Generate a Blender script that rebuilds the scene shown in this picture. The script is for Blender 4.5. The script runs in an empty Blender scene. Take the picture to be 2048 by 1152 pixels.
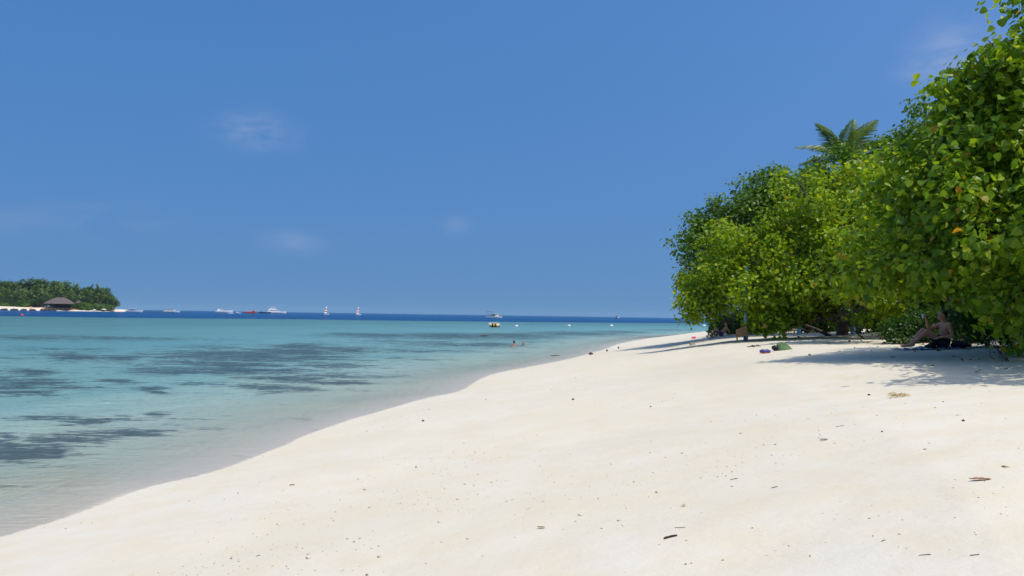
import bpy, bmesh, math, random
import numpy as np
from mathutils import Vector, Matrix, Euler

scene = bpy.context.scene
COL = scene.collection
PI = math.pi
R_ = math.radians

# ------------------------------------------------------------------ camera
CAM_Z = 2.2
cam_data = bpy.data.cameras.new('camera')
cam_data.sensor_width = 36.0
cam_data.lens = 28.125
cam_data.clip_start = 0.1
cam_data.clip_end = 20000
cam = bpy.data.objects.new('camera', cam_data)
COL.objects.link(cam)
cam.location = (0, 0, CAM_Z)
cam.rotation_euler = (PI / 2 + R_(1.95), R_(-0.86), 0)
scene.camera = cam
CAM_R = cam.rotation_euler.to_matrix()

# ------------------------------------------------------------------ sky and sun
SUN_EL, SUN_AZ = 61.0, 130.0          # azimuth clockwise from +Y (view direction); +X is to the right
sdir = Vector((math.sin(R_(SUN_AZ)) * math.cos(R_(SUN_EL)), math.cos(R_(SUN_AZ)) * math.cos(R_(SUN_EL)), math.sin(R_(SUN_EL))))
world = bpy.data.worlds.new('World')
scene.world = world
world.use_nodes = True
wn, wl = world.node_tree.nodes, world.node_tree.links
wn.clear()
w_out = wn.new('ShaderNodeOutputWorld')
w_bg = wn.new('ShaderNodeBackground')
w_bg.inputs['Strength'].default_value = 0.15
sky = wn.new('ShaderNodeTexSky')
sky.sky_type = 'NISHITA'
sky.sun_disc = False
sky.sun_elevation = R_(SUN_EL)
sky.sun_rotation = R_(SUN_AZ)
sky.altitude = 0
sky.air_density = 1.0
sky.dust_density = 3.0
sky.ozone_density = 6.0
w_hsv = wn.new('ShaderNodeHueSaturation')
w_hsv.inputs['Saturation'].default_value = 1.25
wl.new(sky.outputs[0], w_hsv.inputs['Color'])
# a band of sea haze low down, the same all the way round
w_hz = wn.new('ShaderNodeMix'); w_hz.data_type = 'RGBA'
wl.new(w_hsv.outputs[0], w_hz.inputs[6]); w_hz.inputs[7].default_value = (.82, 1.60, 2.50, 1)
# thin wisps of cloud: a few faint ones, broken up by noise over the direction
w_tc = wn.new('ShaderNodeTexCoord')
# the day's sky is an even blue right down to the sea: look it up a little higher than the true elevation, all the way round
w_up = wn.new('ShaderNodeVectorMath'); w_up.operation = 'MULTIPLY_ADD'
wl.new(w_tc.outputs['Generated'], w_up.inputs[0])
w_up.inputs[1].default_value = (1, 1, .36); w_up.inputs[2].default_value = (0, 0, .40)
w_nm = wn.new('ShaderNodeVectorMath'); w_nm.operation = 'NORMALIZE'
wl.new(w_up.outputs[0], w_nm.inputs[0]); wl.new(w_nm.outputs[0], sky.inputs[0])
def wmath(op, a, b=None, c=None):
    n = wn.new('ShaderNodeMath'); n.operation = op
    for i, v in enumerate((a, b, c)):
        if v is None: continue
        if isinstance(v, (int, float)): n.inputs[i].default_value = v
        else: wl.new(v, n.inputs[i])
    return n.outputs[0]
def ray(px, py):
    return (CAM_R @ Vector(((px - 1024) / 1600, -(py - 576) / 1600, -1))).normalized()
w_sep = wn.new('ShaderNodeSeparateXYZ'); wl.new(w_tc.outputs['Generated'], w_sep.inputs[0])
wl.new(wmath('MULTIPLY', wmath('POWER', 2.718, wmath('MULTIPLY', wmath('MAXIMUM', w_sep.outputs[2], 0.0), -8.0)), .68), w_hz.inputs[0])
w_map = wn.new('ShaderNodeMapping'); w_map.inputs['Scale'].default_value = (9, 9, 20)
wl.new(w_tc.outputs['Generated'], w_map.inputs['Vector'])
w_noise = wn.new('ShaderNodeTexNoise'); w_noise.inputs['Scale'].default_value = 1.6
w_noise.inputs['Detail'].default_value = 3; w_noise.inputs['Roughness'].default_value = 0.55
w_noise.inputs['Distortion'].default_value = 0.3
wl.new(w_map.outputs[0], w_noise.inputs['Vector'])
cloud = None
for (px, py, rx, rz, s) in [(508, 260, .036, .017, .48), (545, 280, .028, .014, .36), (585, 482, .035, .014, .22), (912, 452, .016, .012, .16),
                            (1905, 100, .036, .028, .5), (1865, 135, .03, .018, .28), (215, 440, .05, .02, .14), (60, 440, .06, .02, .12)]:
    d = ray(px, py)
    side = Vector((d.y, -d.x, 0)).normalized()
    up = side.cross(d)
    def dot(v):
        n = wn.new('ShaderNodeVectorMath'); n.operation = 'DOT_PRODUCT'
        wl.new(w_tc.outputs['Generated'], n.inputs[0]); n.inputs[1].default_value = v
        return n.outputs['Value']
    a = wmath('DIVIDE', dot(side), rx); b = wmath('DIVIDE', dot(up), rz)
    e = wmath('ADD', wmath('MULTIPLY', a, a), wmath('MULTIPLY', b, b))
    e = wmath('ADD', e, wmath('MULTIPLY', wmath('LESS_THAN', dot(d), 0.0), 50.0))
    g = wmath('MULTIPLY', wmath('POWER', 2.718, wmath('MULTIPLY', e, -1.0)), s)
    cloud = g if cloud is None else wmath('ADD', cloud, g)
w_ramp = wn.new('ShaderNodeMapRange'); w_ramp.inputs[1].default_value = .32; w_ramp.inputs[2].default_value = .72
wl.new(w_noise.outputs['Fac'], w_ramp.inputs[0])
cfac = wmath('MULTIPLY', cloud, w_ramp.outputs[0])
w_mix = wn.new('ShaderNodeMix'); w_mix.data_type = 'RGBA'
wl.new(cfac, w_mix.inputs[0])
wl.new(w_hz.outputs[2], w_mix.inputs[6])
w_mix.inputs[7].default_value = (2.6, 2.9, 3.9, 1)
wl.new(w_mix.outputs[2], w_bg.inputs['Color'])
wl.new(w_bg.outputs[0], w_out.inputs[0])

sun_data = bpy.data.lights.new('sun', 'SUN')
sun_data.energy = 2.85
sun_data.angle = R_(0.53)
sun_data.color = (1.0, 0.94, 0.85)
sun = bpy.data.objects.new('sun', sun_data)
COL.objects.link(sun)
sun.rotation_euler = sdir.to_track_quat('Z', 'Y').to_euler()
sun.location = (30, -10, 40)

scene.view_settings.view_transform = 'Standard'
scene.view_settings.look = 'None'
scene.view_settings.exposure = 0.26
scene.view_settings.gamma = 1.0
scene.view_settings.use_curve_mapping = False
scene.render.engine = 'CYCLES'
scene.cycles.max_bounces = 8
scene.cycles.diffuse_bounces = 3
scene.cycles.glossy_bounces = 3
scene.cycles.transmission_bounces = 4
scene.cycles.transparent_max_bounces = 8
scene.cycles.caustics_reflective = False
scene.cycles.caustics_refractive = False
scene.cycles.use_denoising = True

# ------------------------------------------------------------------ small helpers
def at(px, py, Y):
    """the place seen at photo pixel (px, py), Y metres ahead"""
    d = CAM_R @ Vector(((px - 1024) / 1600, -(py - 576) / 1600, -1))
    return Vector((0, 0, CAM_Z)) + d * (Y / d.y)

def on_level(px, py, z=0.0):
    d = CAM_R @ Vector(((px - 1024) / 1600, -(py - 576) / 1600, -1))
    return Vector((0, 0, CAM_Z)) + d * ((z - CAM_Z) / d.z)

def tag(o, label=None, cat=None, group=None, kind=None):
    if label: o['label'] = label
    if cat: o['category'] = cat
    if group: o['group'] = group
    if kind: o['kind'] = kind
    return o

def empty(name, loc=(0, 0, 0), rz=0.0):
    o = bpy.data.objects.new(name, None)
    o.empty_display_size = 0.1
    COL.objects.link(o)
    o.location = loc
    o.rotation_euler = (0, 0, rz)
    return o

def link(name, me, mat=None, parent=None):
    o = bpy.data.objects.new(name, me)
    COL.objects.link(o)
    if mat is not None and not me.materials:
        me.materials.append(mat)
    if parent is not None:
        o.parent = parent
    return o

def copy_tree(o, parent=None):
    c = o.copy()
    COL.objects.link(c)
    c.parent = parent
    for ch in o.children:
        copy_tree(ch, c)
    return c

def mesh_np(name, verts, faces, smooth=False, attrs=None):
    """verts (n,3), faces (m,k) all of one size k; attrs: {name: (domain, array)}"""
    verts = np.asarray(verts, np.float32); faces = np.asarray(faces, np.int32)
    me = bpy.data.meshes.new(name)
    m, k = faces.shape
    me.vertices.add(len(verts)); me.vertices.foreach_set('co', verts.ravel())
    me.loops.add(m * k); me.loops.foreach_set('vertex_index', faces.ravel())
    me.polygons.add(m)
    me.polygons.foreach_set('loop_start', np.arange(0, m * k, k, dtype=np.int32))
    me.polygons.foreach_set('loop_total', np.full(m, k, np.int32))
    me.polygons.foreach_set('use_smooth', np.full(m, smooth, bool))
    for an, (dom, arr) in (attrs or {}).items():
        a = me.attributes.new(an, 'FLOAT', dom)
        a.data.foreach_set('value', np.asarray(arr, np.float32).ravel())
    me.update(calc_edges=True)
    return me

class MB:
    """collects shapes into one mesh"""
    def __init__(self): self.bm = bmesh.new()
    def box(self, c, s, rot=None, bevel=0.0):
        r = bmesh.ops.create_cube(self.bm, size=1.0)
        M = Matrix.Translation(c) @ (rot.to_4x4() if rot is not None else Matrix()) @ Matrix.Diagonal((s[0], s[1], s[2], 1))
        bmesh.ops.transform(self.bm, matrix=M, verts=r['verts'])
        if bevel > 0:
            es = list({e for v in r['verts'] for e in v.link_edges})
            bmesh.ops.bevel(self.bm, geom=es, offset=bevel, segments=2, affect='EDGES', profile=0.6)
        return self
    def tube(self, pts, rad, n=8, cap=True):
        pts = [Vector(p) for p in pts]
        if isinstance(rad, (int, float)): rad = [rad] * len(pts)
        rings = []; prev = None
        for i, p in enumerate(pts):
            t = (pts[min(i + 1, len(pts) - 1)] - pts[max(i - 1, 0)]).normalized()
            a = prev if prev is not None else (Vector((0, 0, 1)) if abs(t.z) < .9 else Vector((1, 0, 0)))
            u = (a - t * a.dot(t)).normalized(); v = t.cross(u); prev = u
            rings.append([self.bm.verts.new(p + (u * math.cos(2 * PI * k / n) + v * math.sin(2 * PI * k / n)) * rad[i]) for k in range(n)])
        for a, b in zip(rings, rings[1:]):
            for k in range(n): self.bm.faces.new((a[k], a[(k + 1) % n], b[(k + 1) % n], b[k]))
        if cap:
            self.bm.faces.new(rings[0][::-1]); self.bm.faces.new(rings[-1])
        return self
    def ball(self, c, s, rot=None, seg=16, ring=10):
        M = Matrix.Translation(c) @ (rot.to_4x4() if rot is not None else Matrix()) @ Matrix.Diagonal((s[0], s[1], s[2], 1))
        nv, nf = self.bm.verts.new, self.bm.faces.new
        top, bot = nv(M @ Vector((0, 0, 1))), nv(M @ Vector((0, 0, -1)))
        rg = [[nv(M @ Vector((math.sin(PI * i / ring) * math.cos(2 * PI * j / seg), math.sin(PI * i / ring) * math.sin(2 * PI * j / seg), math.cos(PI * i / ring)))) for j in range(seg)] for i in range(1, ring)]
        for j in range(seg):
            k = (j + 1) % seg
            nf((top, rg[0][j], rg[0][k])); nf((bot, rg[-1][k], rg[-1][j]))
            for a, b in zip(rg, rg[1:]): nf((a[j], b[j], b[k], a[k]))
        return self
    def loft(self, rings, cap=True, closed=True):
        """rings: list of lists of points, all the same length"""
        vr = [[self.bm.verts.new(p) for p in r] for r in rings]
        n = len(vr[0])
        for a, b in zip(vr, vr[1:]):
            for k in range(n if closed else n - 1):
                self.bm.faces.new((a[k], a[(k + 1) % n], b[(k + 1) % n], b[k]))
        if cap:
            self.bm.faces.new(vr[0][::-1]); self.bm.faces.new(vr[-1])
        return self
    def poly(self, pts):
        self.bm.faces.new([self.bm.verts.new(p) for p in pts]); return self
    def prism(self, pts, off):
        """closed outline pts extruded by vector off"""
        off = Vector(off)
        return self.loft([[Vector(p) for p in pts], [Vector(p) + off for p in pts]])
    def build(self, name, mat, parent=None, smooth=False):
        bmesh.ops.recalc_face_normals(self.bm, faces=self.bm.faces)
        me = bpy.data.meshes.new(name)
        self.bm.to_mesh(me); self.bm.free()
        if smooth:
            me.polygons.foreach_set('use_smooth', np.ones(len(me.polygons), bool))
        return link(name, me, mat, parent)

# value noise on arrays
_rs = np.random.RandomState(7)
_tab = _rs.rand(256, 256)
def vnoise(x, y):
    xi = np.floor(x).astype(int); yi = np.floor(y).astype(int)
    fx = x - xi; fy = y - yi
    fx = fx * fx * (3 - 2 * fx); fy = fy * fy * (3 - 2 * fy)
    g = lambda a, b: _tab[a & 255, b & 255]
    return (g(xi, yi) * (1 - fx) + g(xi + 1, yi) * fx) * (1 - fy) + (g(xi, yi + 1) * (1 - fx) + g(xi + 1, yi + 1) * fx) * fy
def fbm(x, y, o=4):
    s = 0; a = .5; t = 0
    for i in range(o):
        s = s + a * vnoise(x * 2 ** i + 17.3 * i, y * 2 ** i + 5.1 * i); t += a; a *= .5
    return s / t

# ------------------------------------------------------------------ materials
class NT:
    def __init__(self, name):
        self.m = bpy.data.materials.new(name); self.m.use_nodes = True
        self.n = self.m.node_tree.nodes; self.l = self.m.node_tree.links
        self.n.clear()
        self.out = self.n.new('ShaderNodeOutputMaterial')
    def node(self, t, ins=None, **kw):
        n = self.n.new(t)
        for k, v in kw.items(): setattr(n, k, v)
        for k, v in (ins or {}).items(): self.set(n.inputs[k], v)
        return n
    def set(self, sock, v):
        if isinstance(v, bpy.types.NodeSocket): self.l.new(v, sock)
        elif isinstance(v, bpy.types.Node): self.l.new(v.outputs[0], sock)
        else: sock.default_value = v
    def math(self, op, a, b=0.0, clamp=False):
        return self.node('ShaderNodeMath', {0: a, 1: b}, operation=op, use_clamp=clamp).outputs[0]
    def mapr(self, v, a, b, c=0.0, d=1.0):
        return self.node('ShaderNodeMapRange', {0: v, 1: a, 2: b, 3: c, 4: d}).outputs[0]
    def mix(self, f, a, b, blend='MIX'):
        n = self.node('ShaderNodeMix', {0: f, 6: a, 7: b}, data_type='RGBA', blend_type=blend)
        return n.outputs[2]
    def noise(self, vec, scale, detail=3, rough=.55, dist=0.0):
        return self.node('ShaderNodeTexNoise', {'Vector': vec, 'Scale': scale, 'Detail': detail, 'Roughness': rough, 'Distortion': dist}).outputs['Fac']
    def ramp(self, v, stops):
        n = self.node('ShaderNodeValToRGB', {0: v})
        el = n.color_ramp.elements
        while len(el) < len(stops): el.new(0.5)
        for e, (p, c) in zip(el, stops):
            e.position = p; e.color = (c[0], c[1], c[2], 1)
        return n.outputs[0]
    def attr(self, name): return self.node('ShaderNodeAttribute', attribute_name=name).outputs['Fac']
    def bump(self, h, strength, dist):
        return self.node('ShaderNodeBump', {'Height': h, 'Strength': strength, 'Distance': dist}).outputs[0]

def c4(c): return (c[0], c[1], c[2], 1)

_mats = {}
def plain(name, col, rough=.6, spec=.4, var=.18, scale=6.0, bump=0.0, metal=0.0, bscale=None):
    """one colour with soft blotches of wear"""
    if name in _mats: return _mats[name]
    t = NT(name)
    tc = t.node('ShaderNodeTexCoord').outputs['Object']
    nz = t.noise(tc, scale, 4)
    lo = tuple(x * (1 - var) for x in col); hi = tuple(min(1, x * (1 + var)) for x in col)
    cc = t.mix(nz, c4(lo), c4(hi))
    p = t.node('ShaderNodeBsdfPrincipled', {'Base Color': cc, 'Roughness': rough, 'Specular IOR Level': spec, 'Metallic': metal})
    if bump > 0:
        t.set(p.inputs['Normal'], t.bump(t.noise(tc, bscale or scale * 4, 4), .6, bump))
    t.l.new(p.outputs[0], t.out.inputs[0])
    _mats[name] = t.m
    return t.m

def leaf_mat(name, stops, trans=.38, rough=.42, under=1.25):
    t = NT(name)
    tone = t.attr('tone')
    col = t.ramp(tone, stops)
    geo = t.node('ShaderNodeNewGeometry')
    pale = t.mix(1.0, col, (under, under, under * 1.15, 1), 'MULTIPLY')
    colb = t.mix(geo.outputs['Backfacing'], col, pale)
    p = t.node('ShaderNodeBsdfPrincipled', {'Base Color': colb, 'Roughness': rough, 'Specular IOR Level': .35})
    tcol = t.mix(1.0, col, (1.5, 1.35, .5, 1), 'MULTIPLY')
    tr = t.node('ShaderNodeBsdfTranslucent', {'Color': tcol})
    mx = t.node('ShaderNodeMixShader', {0: trans + .10, 1: p.outputs[0], 2: tr.outputs[0]})
    t.l.new(mx.outputs[0], t.out.inputs[0])
    return t.m

def bark_mat(name, c1, c2):
    t = NT(name)
    tc = t.node('ShaderNodeTexCoord').outputs['Object']
    mp = t.node('ShaderNodeMapping', {'Vector': tc, 'Scale': (5, 5, 1.6)}).outputs[0]
    nz = t.noise(mp, 4.0, 6, .65)
    col = t.mix(nz, c4(c1), c4(c2))
    p = t.node('ShaderNodeBsdfPrincipled', {'Base Color': col, 'Roughness': .9, 'Specular IOR Level': .15, 'Normal': t.bump(nz, .8, .03)})
    t.l.new(p.outputs[0], t.out.inputs[0])
    return t.m

# ------------------------------------------------------------------ the shape of the shore
shore_px = [(4, 1075), (179, 1019), (292, 977), (417, 948), (500, 919), (579, 887), (625, 867), (700, 840), (744, 828), (853, 797), (907, 786),
            (936, 775), (961, 759), (997, 746), (1070, 732), (1135, 719), (1178, 708), (1214, 697.5), (1243, 687), (1304, 676), (1340, 673), (1400, 669.5)]
SH = [Vector((-60, -90, 0)), Vector((-22, -30, 0)), Vector((-11, -8, 0)), Vector((-7.4, 1.0, 0)), Vector((-6.0, 4.6, 0))]
SH += [on_level(x, y) for x, y in shore_px]
SH += [Vector((38, 128, 0)), Vector((60, 148, 0)), Vector((120, 170, 0)), Vector((400, 200, 0)), Vector((900, 210, 0))]
def catmull(P, k=5):
    out = []
    for i in range(len(P) - 1):
        p0 = P[max(i - 1, 0)]; p1 = P[i]; p2 = P[i + 1]; p3 = P[min(i + 2, len(P) - 1)]
        for j in range(k):
            t = j / k
            out.append(.5 * ((2 * p1) + (p2 - p0) * t + (2 * p0 - 5 * p1 + 4 * p2 - p3) * t * t + (3 * p1 - p0 - 3 * p2 + p3) * t ** 3))
    out.append(P[-1]); return out
SHC = np.array([(v.x, v.y) for v in catmull(SH, 4)])
def shore_dist(x, y):
    """signed distance to the waterline (sand positive) and length along it"""
    x = np.asarray(x, float); y = np.asarray(y, float)
    best = np.full(x.shape, 1e18); sgn = np.ones(x.shape); al = np.zeros(x.shape)
    acc = 0.0
    for (ax, ay), (bx, by) in zip(SHC[:-1], SHC[1:]):
        dx, dy = bx - ax, by - ay; L2 = dx * dx + dy * dy
        t = np.clip(((x - ax) * dx + (y - ay) * dy) / L2, 0, 1)
        ex = x - ax - t * dx; ey = y - ay - t * dy
        d2 = ex * ex + ey * ey
        m = d2 < best
        best = np.where(m, d2, best)
        sgn = np.where(m, np.where((x - ax) * dy - (y - ay) * dx > 0, 1.0, -1.0), sgn)
        al = np.where(m, acc + t * math.sqrt(L2), al)
        acc += math.sqrt(L2)
    return sgn * np.sqrt(best), al
PROF_D = [-600, -400, -300, -60, -20, -10, -6, -3, -1, 0, 2, 5, 8, 10, 12.5, 20, 40, 100, 1000]
PROF_Z = [-14, -14, -6, -1.8, -1.3, -1.0, -.7, -.27, -.06, 0, .30, .72, 1.22, 1.42, 1.56, 1.86, 2.1, 2.2, 2.3]
def ground_z(x, y, detail=True):
    x = np.asarray(x, float); y = np.asarray(y, float)
    d, al = shore_dist(x, y)
    z = np.interp(d, PROF_D, PROF_Z)
    if detail:
        w = np.clip(d / 3.0, 0, 1)
        z = z + w * ((fbm(x * .25, y * .25, 3) - .5) * .14 + (fbm(x * 1.1 + 9, y * 1.1, 3) - .5) * .035)
        z = z + np.clip((d + .3) / .6, 0, 1) * np.exp(-((d - .5) / .5) ** 2) * (vnoise(al * 1.1, al * 0 + 3) - .4) * .03
    return z
_segs = [(float(a[0]), float(a[1]), float(b[0] - a[0]), float(b[1] - a[1])) for a, b in zip(SHC[:-1], SHC[1:])]
def gz(x, y):
    best = 1e18; sg = 1; al = 0; acc = 0
    for ax, ay, dx, dy in _segs:
        L2 = dx * dx + dy * dy
        t = ((x - ax) * dx + (y - ay) * dy) / L2
        t = 0 if t < 0 else 1 if t > 1 else t
        ex = x - ax - t * dx; ey = y - ay - t * dy; d2 = ex * ex + ey * ey
        if d2 < best:
            best = d2; sg = 1 if (x - ax) * dy - (y - ay) * dx > 0 else -1; al = acc + t * math.sqrt(L2)
        acc += math.sqrt(L2)
    d = sg * math.sqrt(best)
    z = float(np.interp(d, PROF_D, PROF_Z))
    w = min(1, max(0, d / 3.0)); X = np.array([x]); Y = np.array([y])
    if w > 0: z += w * float(((fbm(X * .25, Y * .25, 3) - .5) * .14 + (fbm(X * 1.1 + 9, Y * 1.1, 3) - .5) * .035)[0])
    if -.3 < d < 3: z += min(1, max(0, (d + .3) / .6)) * math.exp(-((d - .5) / .5) ** 2) * (float(vnoise(np.array([al * 1.1]), np.array([3.0]))[0]) - .4) * .03
    return z
def on_ground(px, py):
    d = CAM_R @ Vector(((px - 1024) / 1600, -(py - 576) / 1600, -1))
    lo = 2.0
    t = np.concatenate([np.arange(3, 60, .1), np.arange(60, 200, .5)]) / d.y
    X, Y, Z = d.x * t, d.y * t, CAM_Z + d.z * t
    g = ground_z(X, Y)
    k = int(np.argmax(Z < g)) if np.any(Z < g) else len(t) - 1
    return Vector((X[k], Y[k], float(g[k])))

# ------------------------------------------------------------------ beach and seabed
def polar(r0, r1, ratio, fine=(-46, 52, .3), coarse=5.0):
    ang = list(np.arange(fine[0], fine[1], fine[2])) + list(np.arange(fine[1], 360 + fine[0], coarse))
    ang = np.radians(np.array(ang))
    n = int(math.log(r1 / r0) / math.log(ratio)) + 1
    r = r0 * ratio ** np.arange(n + 1)
    A, Rr = np.meshgrid(ang, r)
    x = Rr * np.sin(A); y = Rr * np.cos(A)
    nr, na = x.shape
    i = np.arange(nr - 1)[:, None] * na; j = np.arange(na)[None, :]; j2 = (j + 1) % na
    f = np.stack([i + j, i + na + j, i + na + j2, i + j2], -1).reshape(-1, 4)[:, ::-1]
    return x.ravel(), y.ravel(), f

def sand_material():
    t = NT('coral_sand')
    d = t.attr('shore')
    tc = t.node('ShaderNodeTexCoord').outputs['Object']
    big = t.noise(tc, .35, 4, .6)
    mid = t.noise(tc, 2.2, 4, .6)
    fine = t.noise(tc, 60, 3, .6)
    col = t.mix(t.mapr(big, .35, .65), (.625, .567, .418, 1), (.655, .612, .50, 1))
    col = t.mix(t.mapr(mid, .42, .72), col, (.63, .553, .393, 1))
    col = t.mix(t.mapr(fine, .3, .7, 0, .35), col, (.68, .63, .505, 1))
    # coarse coral grains in drift bands
    vor = t.node('ShaderNodeTexVoronoi', {'Vector': tc, 'Scale': 16.0, 'Randomness': 1.0})
    spot = t.math('LESS_THAN', vor.outputs['Distance'], .16)
    keep = t.math('GREATER_THAN', t.node('ShaderNodeSeparateColor', {0: vor.outputs['Color']}).outputs[0], .84)
    spot = t.math('MULTIPLY', t.math('MULTIPLY', spot, keep), t.mapr(t.noise(tc, .8, 3), .5, .62))
    col = t.mix(t.math('MULTIPLY', spot, .55), col, (.36, .27, .18, 1))
    #damp sand just at and under the waterline
    wob = t.math('ADD', d, t.mapr(t.noise(tc, .9, 4, .6), 0, 1, -.18, .18))
    wet = t.mapr(wob, .03, -.10)
    col = t.mix(wet, col, (.545, .485, .385, 1))
    rough = t.mapr(wet, 0, 1, .95, .35)
    # trodden hollows higher up the beach
    tv = t.node('ShaderNodeTexVoronoi', {'Vector': t.node('ShaderNodeMapping', {'Vector': tc, 'Scale': (1, 1, .0)}).outputs[0], 'Scale': 2.1}, feature='SMOOTH_F1').outputs['Distance']
    tread = t.math('MULTIPLY', t.mapr(tv, .0, .45), t.mapr(t.math('MULTIPLY', t.mapr(d, 4, 9), t.mapr(t.noise(tc, .3, 2), .4, .6)), 0, 1, 0, 1.3))
    bh = t.math('ADD', t.math('MULTIPLY', t.noise(tc, 9, 4, .6), 1.0), t.math('MULTIPLY', fine, .25))
    bh = t.math('ADD', bh, tread)
    rip = t.node('ShaderNodeTexWave', {'Vector': t.node('ShaderNodeMapping', {'Vector': tc, 'Rotation': (0, 0, -.12)}).outputs[0], 'Scale': 1.1, 'Distortion': 5.0, 'Detail': 3.0, 'Detail Scale': 1.3}, wave_profile='SIN').outputs['Fac']
    bh = t.math('ADD', bh, t.math('MULTIPLY', rip, t.mapr(d, -.4, -1.6, 0, 1.3)))
    bs = t.mapr(wet, 0, 1, .22, .30)
    bn = t.node('ShaderNodeBump', {'Height': bh, 'Strength': bs, 'Distance': .03}).outputs[0]
    p = t.node('ShaderNodeBsdfPrincipled', {'Base Color': col, 'Roughness': rough, 'Specular IOR Level': .2, 'Normal': bn})
    t.l.new(p.outputs[0], t.out.inputs[0])
    return t.m
SAND = sand_material()
x, y, f = polar(.6, 700, 1.017)
d, al = shore_dist(x, y)
z = ground_z(x, y)
na = len(x); 
first = int(np.sum(np.abs(np.hypot(x, y) - .6) < 1e-6))
vs = np.stack([x, y, z], 1)
me = mesh_np('beach', vs, f, True, {'shore': ('POINT', d)})
beach = link('beach', me, SAND)
tag(beach, 'white coral sand beach sloping down into the lagoon', 'beach', kind='structure')

# ------------------------------------------------------------------ sea
patches = [(150, 712, 75, 9, 1), (250, 715, 60, 8, 1), (470, 712, 190, 13, 1), (600, 694, 90, 7, 1), (560, 704, 130, 9, 1), (420, 728, 130, 11, 1),
           (330, 742, 110, 9, .9), (500, 742, 170, 9, 1), (640, 757, 120, 7, 1), (560, 772, 100, 7, .9), (400, 768, 80, 6, .7), (720, 748, 120, 7, .9),
           (740, 762, 60, 5, .9), (60, 748, 60, 9, 1), (60, 768, 85, 8, 1), (20, 783, 35, 6, 1), (50, 790, 22, 3, .8), (205, 766, 42, 6, 1),
           (255, 780, 60, 5, 1), (295, 787, 30, 3, .8), (200, 676, 190, 5, .75), (60, 676, 80, 5, .8), (130, 828, 90, 5, .9), (205, 832, 70, 6, 1),
           (350, 820, 34, 4, .9), (260, 822, 40, 3, .7), (140, 880, 80, 14, 1.1), (205, 862, 70, 8, 1), (290, 852, 65, 8, 1), (30, 858, 60, 12, 1.1), (90, 866, 60, 10, 1),
           (760, 671, 120, 5, .9), (900, 672, 130, 6, 1), (1020, 672, 100, 6, 1), (1150, 668, 130, 5, .85), (1240, 664, 70, 3, .8), (1340, 660, 60, 2, .7),
           (700, 668, 70, 3, .8), (980, 690, 80, 5, .9), (900, 690, 120, 5, .8), (850, 702, 120, 5, .7), (700, 700, 100, 7, .9), (800, 716, 70, 5, .5),
           (640, 728, 90, 7, .8), (620, 715, 100, 8, .9), (1070, 683, 60, 3, .6), (30, 700, 60, 5, .5), (820, 684, 120, 5, .7), (20, 880, 40, 6, .8),
           (110, 700, 140, 5, .5), (420, 695, 90, 6, .7), (-80, 760, 90, 14, 1), (-120, 870, 90, 14, 1), (-200, 710, 150, 9, 1)]
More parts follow.
